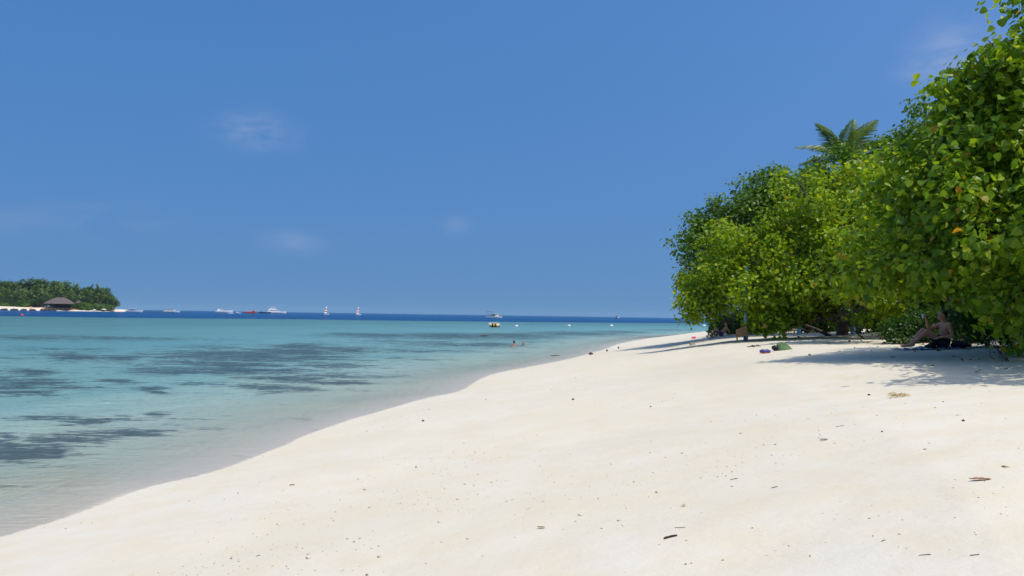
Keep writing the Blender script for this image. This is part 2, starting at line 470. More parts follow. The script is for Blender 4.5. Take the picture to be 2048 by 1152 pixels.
def sea_material():
    t = NT('lagoon_water')
    tc = t.node('ShaderNodeTexCoord').outputs['Object']
    d = t.attr('shore'); grass = t.attr('grass'); deep = t.attr('deep')
    off = t.math('MULTIPLY', d, -1.0)
    # colour the water gives back, by depth
    n1 = t.noise(tc, .05, 3)
    offn = t.math('MULTIPLY', off, t.mapr(n1, .3, .7, .75, 1.25))
    col = t.ramp(t.mapr(offn, 0, 170), [(0, (.59, .58, .43)), (.016, (.385, .475, .385)), (.05, (.205, .375, .350)), (.16, (.138, .318, .330)), (.42, (.100, .238, .245)), (.8, (.082, .205, .215)), (1, (.085, .21, .21))])
    g2 = t.noise(tc, .9, 5, .7, .6)
    g3 = t.noise(t.node('ShaderNodeMapping', {'Vector': tc, 'Scale': (.25, .9, 1)}).outputs[0], .9, 4, .65)
    gm = t.math('ADD', grass, t.math('MULTIPLY', t.math('SUBTRACT', g2, .5), 1.9))
    gm = t.math('ADD', gm, t.math('MULTIPLY', t.math('SUBTRACT', g3, .5), 1.6))
    g4 = t.noise(t.node('ShaderNodeMapping', {'Vector': tc, 'Scale': (.5, 2.4, 1)}).outputs[0], 1.7, 3, .7)
    gm = t.math('ADD', gm, t.math('MULTIPLY', t.math('SUBTRACT', g4, .5), 3.0))
    g5 = t.noise(tc, 4.5, 3, .7)
    gm = t.math('ADD', gm, t.math('MULTIPLY', t.math('SUBTRACT', g5, .5), 1.4))
    gm = t.mapr(gm, .40, .95)
    st = t.noise(t.node('ShaderNodeMapping', {'Vector': tc, 'Scale': (.12, .5, 1)}).outputs[0], .45, 4, .6)
    col = t.mix(t.mapr(st, .35, .7, 0, .55), col, t.mix(1.0, col, (.72, .86, 1.04, 1), 'MULTIPLY'))
    gcol = t.mix(t.mapr(t.math('ADD', t.math('MULTIPLY', g4, .5), t.math('MULTIPLY', t.noise(tc, 4.0, 4, .75), .5)), .36, .64), (.012, .04, .080, 1), (.085, .125, .125, 1))
    col = t.mix(t.math('MULTIPLY', gm, .88), col, gcol)
    dn = t.noise(tc, .02, 3)
    dcol = t.mix(dn, (.006, .060, .170, 1), (.010, .078, .205, 1))
    col = t.mix(deep, col, dcol)
    # ripples
    wv1 = t.noise(t.node('ShaderNodeMapping', {'Vector': tc, 'Rotation': (0, 0, .45), 'Scale': (.55, 1.5, 1)}).outputs[0], 2.6, 3, .55, .4)
    wv2 = t.noise(t.node('ShaderNodeMapping', {'Vector': tc, 'Rotation': (0, 0, -.3), 'Scale': (.5, 1.4, 1)}).outputs[0], 9.0, 3, .6)
    wv3 = t.noise(tc, .5, 2)
    h = t.math('ADD', t.math('MULTIPLY', wv1, .6), t.math('ADD', t.math('MULTIPLY', wv2, .45), wv3))
    cal = t.mapr(off, .1, 8, .5, 1.0)
    bn = t.node('ShaderNodeBump', {'Height': h, 'Strength': cal, 'Distance': .34}).outputs[0]
    dif = t.node('ShaderNodeBsdfDiffuse', {'Color': col, 'Normal': bn})
    tra = t.node('ShaderNodeBsdfTransparent', {'Color': t.mix(t.mapr(off, 0, 6), (1, 1, 1, 1), (.78, .95, .95, 1))})
    opq = t.math('SUBTRACT', 1.0, t.math('POWER', 2.718, t.math('MULTIPLY', t.math('MAXIMUM', off, 0.0), -.45)))
    opq = t.math('MAXIMUM', opq, t.math('MULTIPLY', gm, .6))
    body = t.node('ShaderNodeMixShader', {0: opq, 1: tra.outputs[0], 2: dif.outputs[0]})
    glo = t.node('ShaderNodeBsdfGlossy', {'Roughness': .07, 'Normal': bn, 'Color': (1, 1, 1, 1)})
    fr = t.node('ShaderNodeFresnel', {'IOR': 1.33, 'Normal': bn}).outputs[0]
    fr = t.math('MINIMUM', t.math('MULTIPLY', fr, .6), .30)
    mx = t.node('ShaderNodeMixShader', {0: fr, 1: body.outputs[0], 2: glo.outputs[0]})
    t.l.new(mx.outputs[0], t.out.inputs[0])
    return t.m
x, y, f = polar(4.0, 7500, 1.0125, fine=(-46, 52, .3))
d, al = shore_dist(x, y)
keep = (d[f] < 1.0).any(1)
f = f[keep]
used = np.unique(f); remap = np.full(len(x), -1); remap[used] = np.arange(len(used))
x, y, d, al = x[used], y[used], d[used], al[used]; f = remap[f]
grass = np.zeros(len(x))
wx = x + (fbm(x * .18, y * .18, 3) - .5) * 3.0; wy = y + (fbm(x * .18 + 40, y * .18, 3) - .5) * 5.0
for (px, py, rx, ry, s) in patches:
    c = on_level(px, py); l = on_level(px + rx, py + rx * .015); n_ = on_level(px, py + ry); fa = on_level(px, py - ry)
    ax = abs(l.x - c.x) * 1.05; ay = abs(fa.y - n_.y) * .55
    cy = (fa.y + n_.y) / 2
    e = ((wx - c.x - (wy - cy) * c.x / c.y) / ax) ** 2 + ((wy - cy) / ay) ** 2
    grass = np.maximum(grass, 1.12 * s * np.exp(-.72 * e))
grass *= np.clip((-d - .8) / 1.5, 0, 1)
far = np.interp(x / np.maximum(y, 1), [-3, -.64, 0, .23, .6], [150, 200, 262, 330, 420])    # the reef edge runs away to the right
edge = y + (fbm(x * .03, y * 0 + 2, 3) - .5) * 25
deep = np.clip((edge - far) / 10 + .5, 0, 1)
zz = np.zeros(len(x))
near = np.clip((60 - np.hypot(x, y)) / 30, 0, 1)
s = -d
for (s0, w, a, ph) in [(.6, .10, .016, 1.3), (1.5, .17, .05, 7.7), (3.0, .25, .04, 12.1), (5.0, .3, .03, 20.5), (7.6, .4, .025, 31.0)]:
    c0 = s0 + (fbm(al * .12 + ph, al * 0 + ph, 3) - .5) * 1.6
    env = np.clip((vnoise(al * .16 + ph * 3, al * 0 + ph) - .42) * 3.2, 0, 1)
    u = (s - c0) / w
    zz += a * env * np.exp(-u * u) * near
zz += (fbm(x * .9, y * 1.6, 2) - .5) * .02 * np.clip(s / 4, 0, 1) * near
me = mesh_np('sea', np.stack([x, y, zz], 1), f, True, {'shore': ('POINT', d), 'grass': ('POINT', grass), 'deep': ('POINT', deep)})
sea = link('sea', me, sea_material())
tag(sea, 'turquoise lagoon with dark seagrass patches and deep blue sea beyond the reef', 'sea', kind='structure')

# ------------------------------------------------------------------ trees
HEART_V = np.array([(0, .0, 0), (-.26, -.10, .05), (-.50, .22, .09), (-.34, .62, .04), (0, 1.0, -.10), (0, .36, -.03), (.34, .62, .04), (.50, .22, .09), (.26, -.10, .05)])
HEART_F = np.array([(0, 5, 2, 1), (5, 4, 3, 2), (0, 8, 7, 5), (5, 7, 6, 4)])
def fine_heart(n=8):
    # smooth outline for the leaves that are objects of their own
    out = []
    for i in range(n + 1):
        t = i / n
        w = .53 * math.sin(PI * t ** .62) ** .85 if 0 < t < 1 else 0.0
        y = -.12 * math.sin(PI * min(1, t * 2.2)) * (1 - t) + t * (1.0 if t > .05 else .6)
        out.append((w, y, .10 * w * 2 * (1 - .4 * t) - .12 * t * t))
    V = [(0, i / n, -.10 * (i / n) ** 2 - .01) for i in range(n + 1)]; F = []
    for sgn in (-1, 1):
        b = len(V); V += [(sgn * w, y, z) for w, y, z in out[1:-1]]
        for i in range(n):
            o0 = 0 if i == 0 else b + i - 1; o1 = n if i == n - 1 else b + i
            q = (i, i + 1, o1, o0) if sgn < 0 else (i + 1, i, o0, o1)
            F.append(q)
    return np.array(V), F
OVAL_V = np.array([(0, 0, 0), (-.40, .22, .09), (-.36, .66, .06), (0, 1.0, -.06), (.36, .66, .06), (.40, .22, .09)])
OVAL_F = np.array([(0, 3, 2, 1), (0, 5, 4, 3)])

def unit(a): return a / np.maximum(np.linalg.norm(a, axis=1, keepdims=True), 1e-9)

def crown_leaves(rng, lobes, leaf, dens, per=9, spread=.17, inner=.2, droop=.75, rag=.2, yellow=.01):
    """leaf clusters on and in a union of lobes -> positions, normals, tip directions, sizes, tones"""
    C = np.array([l[:3] for l in lobes], float); Rr = np.array([l[3] for l in lobes], float)
    P = []; N = []; T = []; S = []; K = []
    for i in range(len(lobes)):
        n = max(10, int(4 * PI * Rr[i] ** 2 * dens))
        ni = int(n * inner)
        dr = unit(rng.normal(size=(n + ni, 3)))
        k1 = rng.normal(size=(4, 3)) * 2.6; ph = rng.rand(4) * 6.28
        lump = sum(np.sin(dr @ k1[q] + ph[q]) for q in range(4)) / 4
        rad = np.concatenate([.80 + .22 * rng.rand(n), .25 + .5 * rng.rand(ni)]) * (1 + rag * lump)
        sq = np.array([1, 1, .9])
        tw = C[i] + dr * sq * (Rr[i] * rad)[:, None]
        keep = (dr[:, 2] > -.75) | (rng.rand(len(dr)) < .55)
        for j in range(len(lobes)):
            if j == i: continue
            inside = np.linalg.norm((tw - C[j]) / sq, axis=1) < .68 * Rr[j]
            keep &= ~(inside & (rng.rand(len(dr)) < .8))
        # gaps between boughs
        g = np.sin(tw @ rng.normal(size=3) * 2.2 + 1) + np.sin(tw @ rng.normal(size=3) * 3.1) + np.sin(tw @ rng.normal(size=3) * 2.7 + 4)
        keep &= ~((g < -1.25) & (rng.rand(len(dr)) < .8))
        tw = tw[keep]; dr = dr[keep]
        m = len(tw)
        ctone = rng.rand(m)
        pp = np.repeat(tw, per, 0) + rng.normal(size=(m * per, 3)) * spread * np.array([1, 1, .8])
        dd = np.repeat(dr, per, 0)
        up = np.array([0, 0, 1.0])
        nn = unit(dd * .75 + up * .55 + rng.normal(size=pp.shape) * .55)
        tt = -up * droop + dd * .45 + rng.normal(size=pp.shape) * .55
        tt = unit(tt - nn * np.sum(tt * nn, 1, keepdims=True))
        ss = leaf * (.45 + .75 * rng.rand(m * per))
        kk = np.clip(.5 * np.repeat(ctone, per) + .5 * rng.rand(m * per), 0, 1) * .88 + .04
        kk = np.where(rng.rand(m * per) < yellow, .94 + .06 * rng.rand(m * per), kk)
        P.append(pp); N.append(nn); T.append(tt); S.append(ss); K.append(kk)
    return [np.concatenate(a) for a in (P, N, T, S, K)]

def clumps(rng, lobes, k=9):
    """break each bough lobe into a core and many smaller clumps"""
    out = []
    for l in lobes:
        c = np.array(l[:3]); r = l[3]
        if r < .45: out.append(tuple(l)); continue
        out.append((c[0], c[1], c[2], r * .5))
        n = max(7, int(k * 1.1 * (r / 1.2) ** 1.1))
        for i in range(n):
            z = 1 - 2 * (i + .5) / n; a = i * 2.4 + rng.rand() * .8
            d = np.array([math.sqrt(1 - z * z) * math.cos(a), math.sqrt(1 - z * z) * math.sin(a), z]) + rng.normal(size=3) * .18
            p = c + d * r * rng.uniform(.6, .9)
            out.append((p[0], p[1], p[2], r * rng.uniform(.24, .42)))
    return out

def leaves_mesh(name, L, base, V, F):
    P, N, T, S, K = L
    B = np.cross(T, N)
    v = (P - np.array(base))[:, None, :] + S[:, None, None] * (B[:, None, :] * V[None, :, 0:1] + T[:, None, :] * V[None, :, 1:2] + N[:, None, :] * V[None, :, 2:3])
    n = len(P)
    f = (F[None] + (np.arange(n) * len(V))[:, None, None]).reshape(-1, F.shape[1])
    return mesh_np(name, v.reshape(-1, 3), f, False, {'tone': ('FACE', np.repeat(K, len(F)))})

BARK = bark_mat('grey_bark', (.035, .028, .022), (.16, .135, .11))
LEAF_NEAR = leaf_mat('sea_hibiscus_leaf', [(0, (.05, .125, .012)), (.4, (.14, .265, .015)), (.75, (.29, .41, .02)), (.92, (.43, .51, .05)), (.935, (.30, .30, .02)), (.975, (.42, .27, .015)), (1, (.36, .13, .02))])
LEAF_BRIGHT = leaf_mat('bright_leaf', [(0, (.055, .135, .009)), (.4, (.18, .30, .010)), (.75, (.34, .43, .013)), (.92, (.46, .52, .03)), (.95, (.34, .33, .05)), (1, (.30, .22, .05))])
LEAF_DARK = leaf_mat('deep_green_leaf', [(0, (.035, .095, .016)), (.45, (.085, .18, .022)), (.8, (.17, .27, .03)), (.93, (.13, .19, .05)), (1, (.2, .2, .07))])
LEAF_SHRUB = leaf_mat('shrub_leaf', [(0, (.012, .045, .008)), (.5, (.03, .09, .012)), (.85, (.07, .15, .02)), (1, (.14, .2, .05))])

def lobes_px(L): 
    out = []
    for (px, py, Y, rp) in L:
        c = at(px, py, Y); out.append((c.x, c.y, c.z, rp * Y / 1600))
    return out

def bend(a, b, rng, amt, n=6, sag=0.0):
    a = Vector(a); b = Vector(b); L = (b - a).length
    o1 = Vector(rng.normal(size=3)) * amt * L; o2 = Vector(rng.normal(size=3)) * amt * L
    pts = []
    for i in range(n + 1):
        t = i / n
        p = a.lerp(b, t) + o1 * math.sin(PI * t) + o2 * math.sin(2 * PI * t) * .5
        p.z -= sag * L * math.sin(PI * t)
        pts.append(p)
    return pts

def make_tree(name, label, base, lobes, leaf, dens, mat, seed, shape='oval', trunk_r=.16, fork=.25, group=None, cat='tree', twigs=7, **kw):
    rng = np.random.RandomState(seed)
    base = Vector(base)
    root = empty(name, base)
    tag(root, label, cat, group)
    L = crown_leaves(rng, clumps(rng, lobes) if cat == 'tree' else lobes, leaf, dens, **kw)
    V, F = (HEART_V, HEART_F) if shape == 'heart' else (OVAL_V, OVAL_F)
    picked = None
    if shape == 'heart':
        # the leaves that show largest from the beach are objects of their own
        P = L[0]
        Rm = np.array(CAM_R.inverted())
        q = (P - np.array([0, 0, CAM_Z])) @ Rm.T
        px = 1024 - 1600 * q[:, 0] / q[:, 2]; py = 576 + 1600 * q[:, 1] / q[:, 2]
        facing = np.abs(np.sum(L[1] * unit(P - np.array([0, 0, CAM_Z])), 1))
        size = L[3] * facing / -q[:, 2]
        ok = (px > 10) & (px < 2040) & (py > 6) & (py < 1140) & (facing > .45)
        order = np.argsort(np.where(ok, -q[:, 2] - size * 60, 1e9))
        grid = set(); picked = []
        for i in order:
            if not ok[i]: break
            g = (int(px[i] // 17), int(py[i] // 17))
            if g in grid: continue
            grid.add(g); picked.append(i)
            if len(picked) == 300: break
        mask = np.ones(len(P), bool); mask[picked] = False
        rest = [a[mask] for a in L]
    else:
        rest = L
    cr = link('crown', leaves_mesh('crown', rest, base, V, F), mat, root)
    cr['kind'] = 'stuff'
    if picked is not None:
        tones = [.08, .2, .32, .44, .56, .68, .8, .9, .95, .985]
        FV, FF = fine_heart(); vm = []
        for q in tones:
            m = bpy.data.meshes.new('leaf'); m.from_pydata([tuple(v) for v in FV], [], [tuple(dict.fromkeys(f_)) for f_ in FF])
            m.polygons.foreach_set('use_smooth', np.ones(len(m.polygons), bool))
            a_ = m.attributes.new('tone', 'FLOAT', 'FACE'); a_.data.foreach_set('value', np.full(len(m.polygons), q, np.float32)); vm.append(m)
        for m in vm: m.materials.append(mat)
        for i in picked:
            k = int(np.argmin([abs(q - L[4][i]) for q in tones]))
            o = link('leaf', vm[k], None, cr)
            Tn = Vector(L[2][i]); Nn = Vector(L[1][i]); Bn = Tn.cross(Nn)
            M = Matrix((Bn, Tn, Nn)).transposed().to_4x4() @ Matrix.Scale(float(L[3][i]), 4)
            M.translation = Vector(L[0][i]) - base
            o.matrix_local = M
    # wood
    C = np.array([l[:3] for l in lobes]); mean = Vector(C.mean(0))
    zlow = min(l[2] - l[3] for l in lobes)
    top = base.lerp(mean, fork); top.z = max(base.z + .6, min(zlow + .5, base.z + 2.2))
    mb = MB(); pts = bend((0, 0, -.25), top - base, rng, .07, 6)
    mb.tube(pts, [trunk_r * (1.35 - .5 * i / 6) for i in range(7)], 10)
    tr = mb.build('trunk', BARK, root, True)
    for l in lobes:
        c = Vector(l[:3])
        mb = MB(); pts = bend(top - base, c - base, rng, .09, 7, .04)
        r0 = trunk_r * (.42 + .18 * rng.rand()) * (1 if l[3] > .3 else .35)
        mb.tube(pts, [r0 * (1 - .78 * i / 7) for i in range(8)], 7)
        for k in range(twigs):
            dvec = Vector(rng.normal(size=3)).normalized() * l[3] * 1.0
            dvec.z = max(dvec.z, -.15 * l[3])
            s = pts[4 + k % 4]
            p2 = bend(s, c - base + dvec, rng, .1, 4)
            mb.tube(p2, [r0 * .3 * (1 - .75 * i / 4) for i in range(5)], 5)
        mb.build('limb', BARK, tr, True)
    return root

near_lobes = lobes_px([(2085, 60, 14, 105), (2108, 230, 14.5, 200), (2005, 262, 15, 105), (1998, 365, 14.5, 140), (1905, 418, 15, 138), (1850, 470, 15, 125),
                       (1975, 530, 14.2, 110), (2060, 470, 13.2, 150), (2110, 575, 13, 95), (1780, 528, 15.5, 72), (1895, 520, 14.8, 62), (1800, 400, 16, 80),
                       (1968, 664, 13.4, 14), (2052, 598, 12.8, 48), (1988, 606, 13.4, 32), (2235, 440, 11.8, 170), (2030, 655, 13.2, 15), (2260, 300, 15, 260), (2260, 560, 14.5, 190), (2130, 420, 17, 220), (1968, 150, 14.8, 72), (1918, 215, 15, 58), (1890, 300, 15.2, 60)])
make_tree('sea_hibiscus_tree', 'largest and nearest tree with big round leaves, some of them yellow, beside the seated sunbather', (12.3, 17.2, gz(12.3, 17.2)),
          near_lobes, .13, 11.5, LEAF_NEAR, 11, 'heart', .17, .3, per=9, spread=.15, yellow=.025, rag=.25)
make_tree('unseen_shade_tree', 'unseen tree added past the right frame edge to shade the sand below the seated sunbather', (8.9, 9.6, gz(8.9, 9.6)), [(7.6, 9.7, 4.5, 1.0), (8.4, 11.1, 4.4, .9), (8.9, 9.6, 5.0, 1.1)], .14, 9, LEAF_NEAR, 13, 'oval', .09, .2, per=9, spread=.15)  # out of frame, added so its shadow reaches the near sand
mid_lobes = lobes_px([(1455, 560, 33, 80), (1415, 600, 33, 52), (1500, 500, 32.5, 78), (1530, 585, 31, 75), (1600, 440, 32, 80), (1620, 540, 30, 85), (1690, 430, 30, 85),
                      (1700, 530, 29, 75), (1640, 595, 30, 50), (1388, 604, 33, 26), (1518, 632, 31, 26), (1760, 470, 28, 85), (1580, 610, 31, 46), (1770, 380, 29, 75), (1730, 590, 29, 45), (1745, 525, 27.5, 70), (1755, 600, 27, 40), (1725, 360, 31, 60), (1770, 455, 24.5, 85), (1722, 505, 25, 70), (1695, 560, 25.5, 45)])
make_tree('spreading_tree', 'low spreading tree with bright yellow-green leaves leaning over the blue post', tuple(Vector((14.2, 34.5, gz(14.2, 34.5)))),
          mid_lobes, .17, 7.5, LEAF_BRIGHT, 23, 'oval', .2, .35, per=9, spread=.2, yellow=.02)
far_lobes = lobes_px([(1425, 505, 42, 72), (1470, 440, 43, 70), (1540, 408, 43, 72), (1605, 410, 44, 70), (1392, 552, 41, 42), (1480, 520, 43, 90), (1570, 500, 43, 90), (1550, 375, 43, 40), (1410, 450, 42.5, 40)])
make_tree('rounded_tree', 'dark green rounded tree at the seaward tip of the grove', (13.5, 45, gz(13.5, 45)), far_lobes, .18, 6.5, LEAF_DARK, 31, 'oval', .2, .4, per=9, spread=.22)
back_lobes = lobes_px([(1660, 385, 40, 68), (1735, 350, 39, 62), (1800, 330, 37, 78), (1850, 320, 34, 70), (1700, 430, 40, 90), (1820, 400, 36, 100), (1910, 280, 32, 90), (1630, 360, 41, 34), (1850, 282, 33, 48), (1798, 305, 36, 50)])
make_tree('tall_tree', 'medium green tree rising behind the grove beside the palm', (20, 40, gz(20, 40)), back_lobes, .17, 6.5, LEAF_DARK, 37, 'oval', .2, .4, per=9, spread=.2)
shade_lobes = [(15.8, 12.5, 5.4, 2.6), (18.5, 15.5, 5.6, 3), (17.5, 9.5, 5.2, 2.6), (21.5, 12, 5.6, 3), (15.6, 19.8, 4.9, 2.0), (17.5, 22.5, 5.2, 2.2), (16, 26, 4.8, 1.9), (15.8, 30, 4.8, 2), (17, 35, 4.9, 2.1)]  # canopy added to shade the ground under the grove, mostly out of frame
make_tree('inland_tree', 'broad tree added behind the nearest tree, mostly out of frame, to cast shade', (18.5, 17.5, gz(18.5, 17.5)), shade_lobes, .26, 2.6, LEAF_NEAR, 39, 'oval', .24, .4, per=9, spread=.28)
inland_lobes = [(19, 22, 4.6, 2.6), (22, 25, 5.2, 2.8), (18, 27, 4.6, 2.2), (24, 30, 5, 2.8), (21, 33, 4.5, 2.4), (26, 24, 5, 3)]
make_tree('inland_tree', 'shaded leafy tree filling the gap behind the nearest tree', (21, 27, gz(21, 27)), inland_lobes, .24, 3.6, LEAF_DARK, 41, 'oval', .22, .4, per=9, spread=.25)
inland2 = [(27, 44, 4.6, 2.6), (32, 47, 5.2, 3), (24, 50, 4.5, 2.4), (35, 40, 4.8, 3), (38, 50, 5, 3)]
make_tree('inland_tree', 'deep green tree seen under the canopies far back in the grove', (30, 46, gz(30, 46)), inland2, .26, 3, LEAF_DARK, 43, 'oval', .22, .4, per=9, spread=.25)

rp = on_ground(1443, 673)
def make_shrub(label, lobes, leaf, dens, seed, mat=LEAF_SHRUB, group=None):
    c = np.array([l[:3] for l in lobes]).mean(0)
    b = Vector((c[0], c[1], gz(c[0], c[1])))
    return make_tree('beach_shrub', label, b, lobes, leaf, dens, mat, seed, 'oval', .05, .2, group, 'shrub', 3, per=9, spread=.1, inner=.4, droop=.2)
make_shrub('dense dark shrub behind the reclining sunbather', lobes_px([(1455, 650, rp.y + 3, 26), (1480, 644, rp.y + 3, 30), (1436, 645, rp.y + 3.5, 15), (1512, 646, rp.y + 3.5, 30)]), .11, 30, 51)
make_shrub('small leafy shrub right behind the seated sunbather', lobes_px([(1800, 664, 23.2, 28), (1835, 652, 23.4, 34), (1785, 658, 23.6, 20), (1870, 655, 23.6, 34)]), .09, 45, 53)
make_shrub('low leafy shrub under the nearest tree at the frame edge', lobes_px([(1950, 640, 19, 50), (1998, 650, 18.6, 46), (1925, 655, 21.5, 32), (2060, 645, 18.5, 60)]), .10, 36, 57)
k = 0
for (X, Y, w) in [(15.0, 47, 1.3), (17.0, 43, 1.2), (18.9, 39.5, 1.1), (19.2, 35.5, 1.1), (18.5, 31, 1.0), (14.2, 50.5, 1.3), (18.5, 50, 1.5), (21.5, 49, 1.6), (25, 46, 1.6), (20, 40.5, 1.1), (23.5, 37, 1.3), (20.5, 30.5, 1.2), (23.5, 27, 1.6), (17.2, 25.4, 1.0), (28, 33, 1.8), (30, 40, 2.0), (16.5, 53, 1.2), (33, 50, 2.2)]:
    g0 = gz(X, Y)
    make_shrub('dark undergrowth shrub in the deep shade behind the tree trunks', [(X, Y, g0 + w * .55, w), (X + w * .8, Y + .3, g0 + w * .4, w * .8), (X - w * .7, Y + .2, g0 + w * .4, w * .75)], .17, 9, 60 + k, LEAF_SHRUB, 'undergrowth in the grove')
    k += 1

# coconut palms
PALM_LEAF = leaf_mat('palm_frond', [(0, (.04, .085, .018)), (.5, (.085, .15, .028)), (.9, (.19, .25, .06)), (1, (.3, .27, .09))], trans=.28)
PALM_BARK = bark_mat('palm_bark', (.08, .065, .05), (.24, .2, .16))
def frond_mesh(seed, L, arch, nl=34, wid=.34, tone=.4):
    """one frond along +X from the origin, curving down; leaflets hang to both sides"""
    rng = np.random.RandomState(seed)
    V = []; F = []; K = []
    def pt(t): return np.array([L * (t - .18 * arch * t * t), 0, L * (.18 * t - arch * .55 * t * t)])
    for i in range(10):
        a, b = pt(i / 10), pt((i + 1) / 10)
        r0 = .028 * (1 - .085 * i); n = len(V)
        V += [a + (0, r0, 0), a + (0, -r0, 0), b + (0, -r0 * .9, 0), b + (0, r0 * .9, 0)]; F.append((n, n + 1, n + 2, n + 3)); K.append(.85)
        n = len(V)
        V += [a + (0, 0, r0), a + (0, 0, -r0), b + (0, 0, -r0 * .9), b + (0, 0, r0 * .9)]; F.append((n, n + 1, n + 2, n + 3)); K.append(.85)
    for i in range(nl):
        t = .12 + .88 * (i + .5) / nl
        p = pt(t); tg = pt(min(t + .02, 1.0)) - pt(t - .02); tg /= np.linalg.norm(tg)
        ll = L * wid * math.sin(PI * min(1, .18 + .82 * t) ** .8) * (.85 + .3 * rng.rand()) + .12 * L * .3
        for s in (-1, 1):
            d = tg * .75 + np.array([0, s * .85, .12 - .25 * rng.rand()]); d /= np.linalg.norm(d)
            e1 = p + d * ll * .55; e2 = p + d * ll * .95 + np.array([0, 0, -ll * (.25 + .25 * rng.rand())])
            w = .02 * L / 2.6 * 1.7
            n = len(V)
            V += [p - tg * w * .5, p + tg * w * .5, e1 + tg * w, e1 - tg * w]; F.append((n, n + 1, n + 2, n + 3))
            n = len(V)
            V += [e1 - tg * w, e1 + tg * w, e2 + tg * w * .15, e2 - tg * w * .15]; F.append((n, n + 1, n + 2, n + 3))
            K += [np.clip(tone + .3 * (rng.rand() - .5), 0, 1)] * 2
    me = mesh_np('frond', np.array(V), np.array(F), False, {'tone': ('FACE', np.array(K))})
    me.materials.append(PALM_LEAF)
    return me
def make_palm(name, label, base, H, L, fronds, seed, lean=(0, 0), group=None):
    rng = np.random.RandomState(seed)
    root = empty(name, base); tag(root, label, 'palm tree', group)
    mb = MB(); top = Vector((lean[0], lean[1], H))
    pts = [Vector((lean[0] * (i / 10) ** 1.6, lean[1] * (i / 10) ** 1.6, -.3 + (H + .3) * i / 10)) for i in range(11)]
    mb.tube(pts, [.16 * (1.25 - .5 * i / 10) * (H / 10) ** .3 for i in range(11)], 9)
    mb.build('trunk', PALM_BARK, root, True)
    for i, (az, el, arch, tone) in enumerate(fronds):
        o = link('frond', frond_mesh(seed * 50 + i, L * (.9 + .2 * rng.rand()), arch, 38, .25, tone), None, root)
        o.location = top
        o.rotation_euler = Euler((rng.uniform(-.3, .3), -R_(el), R_(az)), 'XYZ')
    mb = MB()
    for q in range(5):
        a = q * 1.26; mb.ball(top + Vector((.16 * math.cos(a), .16 * math.sin(a), -.14)), (.1, .1, .13), seg=8, ring=6)
    mb.build('coconut_cluster', plain('coconut_husk', (.17, .16, .05), .6), root, True)
    return root
pt = at(1688, 330, 50)
make_palm('coconut_palm', 'coconut palm with drooping feathery fronds poking above the grove', (pt.x + .4, pt.y, gz(pt.x, pt.y)), pt.z - gz(pt.x, pt.y), 3.7,
          [(178, 70, .75, .35), (150, 78, .8, .5), (40, 82, .7, .3), (8, 70, .8, .4), (183, 44, 1.0, .75), (186, 18, .9, .3), (0, 52, 1.0, .35), (-70, 62, 1.0, .5),
           (100, 60, 1.0, .3), (12, 28, 1.0, .4), (192, -4, .7, .25), (290, 40, 1.0, .4)], 5, (-.4, 0))

# ------------------------------------------------------------------ the far island
ISL_C, ISL_A, ISL_B = (-570.0, 766.0), 205.0, 72.0
def isl_z(x, y):
    e = (abs((x - ISL_C[0]) / ISL_A) ** 3 + abs((y - ISL_C[1]) / ISL_B) ** 3) ** (1 / 3)
    return float(np.interp(e, [0, .6, .8, .93, 1.0, 1.06], [4.2, 3.9, 3.4, 1.9, 0.25, -1.2]))
V = []; F = []
na_, nr_ = 160, 14
for i in range(nr_ + 1):
    e = 1.06 * i / nr_
    for j in range(na_):
        a = 2 * PI * j / na_
        wob = 1 + (.03 * math.sin(5 * a) + .02 * math.sin(11 * a + 1)) * e
        wob /= (abs(math.cos(a)) ** 3 + abs(math.sin(a)) ** 3) ** (1 / 3)
        X = ISL_C[0] + ISL_A * e * wob * math.cos(a); Y = ISL_C[1] + ISL_B * e * wob * math.sin(a)
        zi = float(np.interp(e, [0, .6, .8, .93, 1.0, 1.06], [4.2, 3.9, 3.4, 1.9, 0.25, -1.2]))
        V.append((X, Y, zi))
for i in range(nr_):
    for j in range(na_):
        F.append((i * na_ + j, (i + 1) * na_ + j, (i + 1) * na_ + (j + 1) % na_, i * na_ + (j + 1) % na_))
isl = link('island_ground', mesh_np('island_ground', np.array(V), np.array(F), True), plain('island_sand', (.68, .6, .47), .95, .1, .08, .2))
tag(isl, 'low sandy ground and white beach of the wooded far island', 'island', kind='structure')

ISL_LEAF = leaf_mat('island_leaf', [(0, (.03, .075, .018)), (.5, (.06, .125, .025)), (1, (.13, .2, .04))], trans=.25)
def island_broadleaf(seed, H, w):
    rng = np.random.RandomState(seed)
    root = empty('broadleaf_tree')
    lob = [(0, 0, H * .72, w)] + [(rng.uniform(-.7, .7) * w, rng.uniform(-.7, .7) * w, H * rng.uniform(.45, .85), w * rng.uniform(.5, .75)) for _ in range(5)]
    L = crown_leaves(rng, lob, 1.15, .5, per=4, spread=.8, inner=.3, droop=.3, rag=.25)
    cr = link('crown', leaves_mesh('crown', L, (0, 0, 0), OVAL_V, OVAL_F), ISL_LEAF, root); cr['kind'] = 'stuff'
    mb = MB(); mb.tube([(0, 0, -1), (.4, .2, H * .3), (.2, 0, H * .7)], [.5, .38, .2], 7); mb.build('trunk', BARK, root, True)
    return root
protos = [island_broadleaf(s, h, w) for s, h, w in [(1, 12, 5.0), (2, 15, 5.6), (3, 11, 5.2), (4, 14, 4.6)]]
rng = np.random.RandomState(99)
used_p = [False] * 4
def island_top(px):
    return float(np.interp(px, [-400, -60, 0, 40, 85, 110, 130, 150, 165, 185, 200, 215, 228, 240], [556, 556, 556, 557, 553, 558, 562, 569, 573, 568, 571, 580, 590, 606]))
rows = [(-14, .95, 13), (2, .8, 13), (-30, .55, 14), (-42, .30, 13)]
n_t = 0
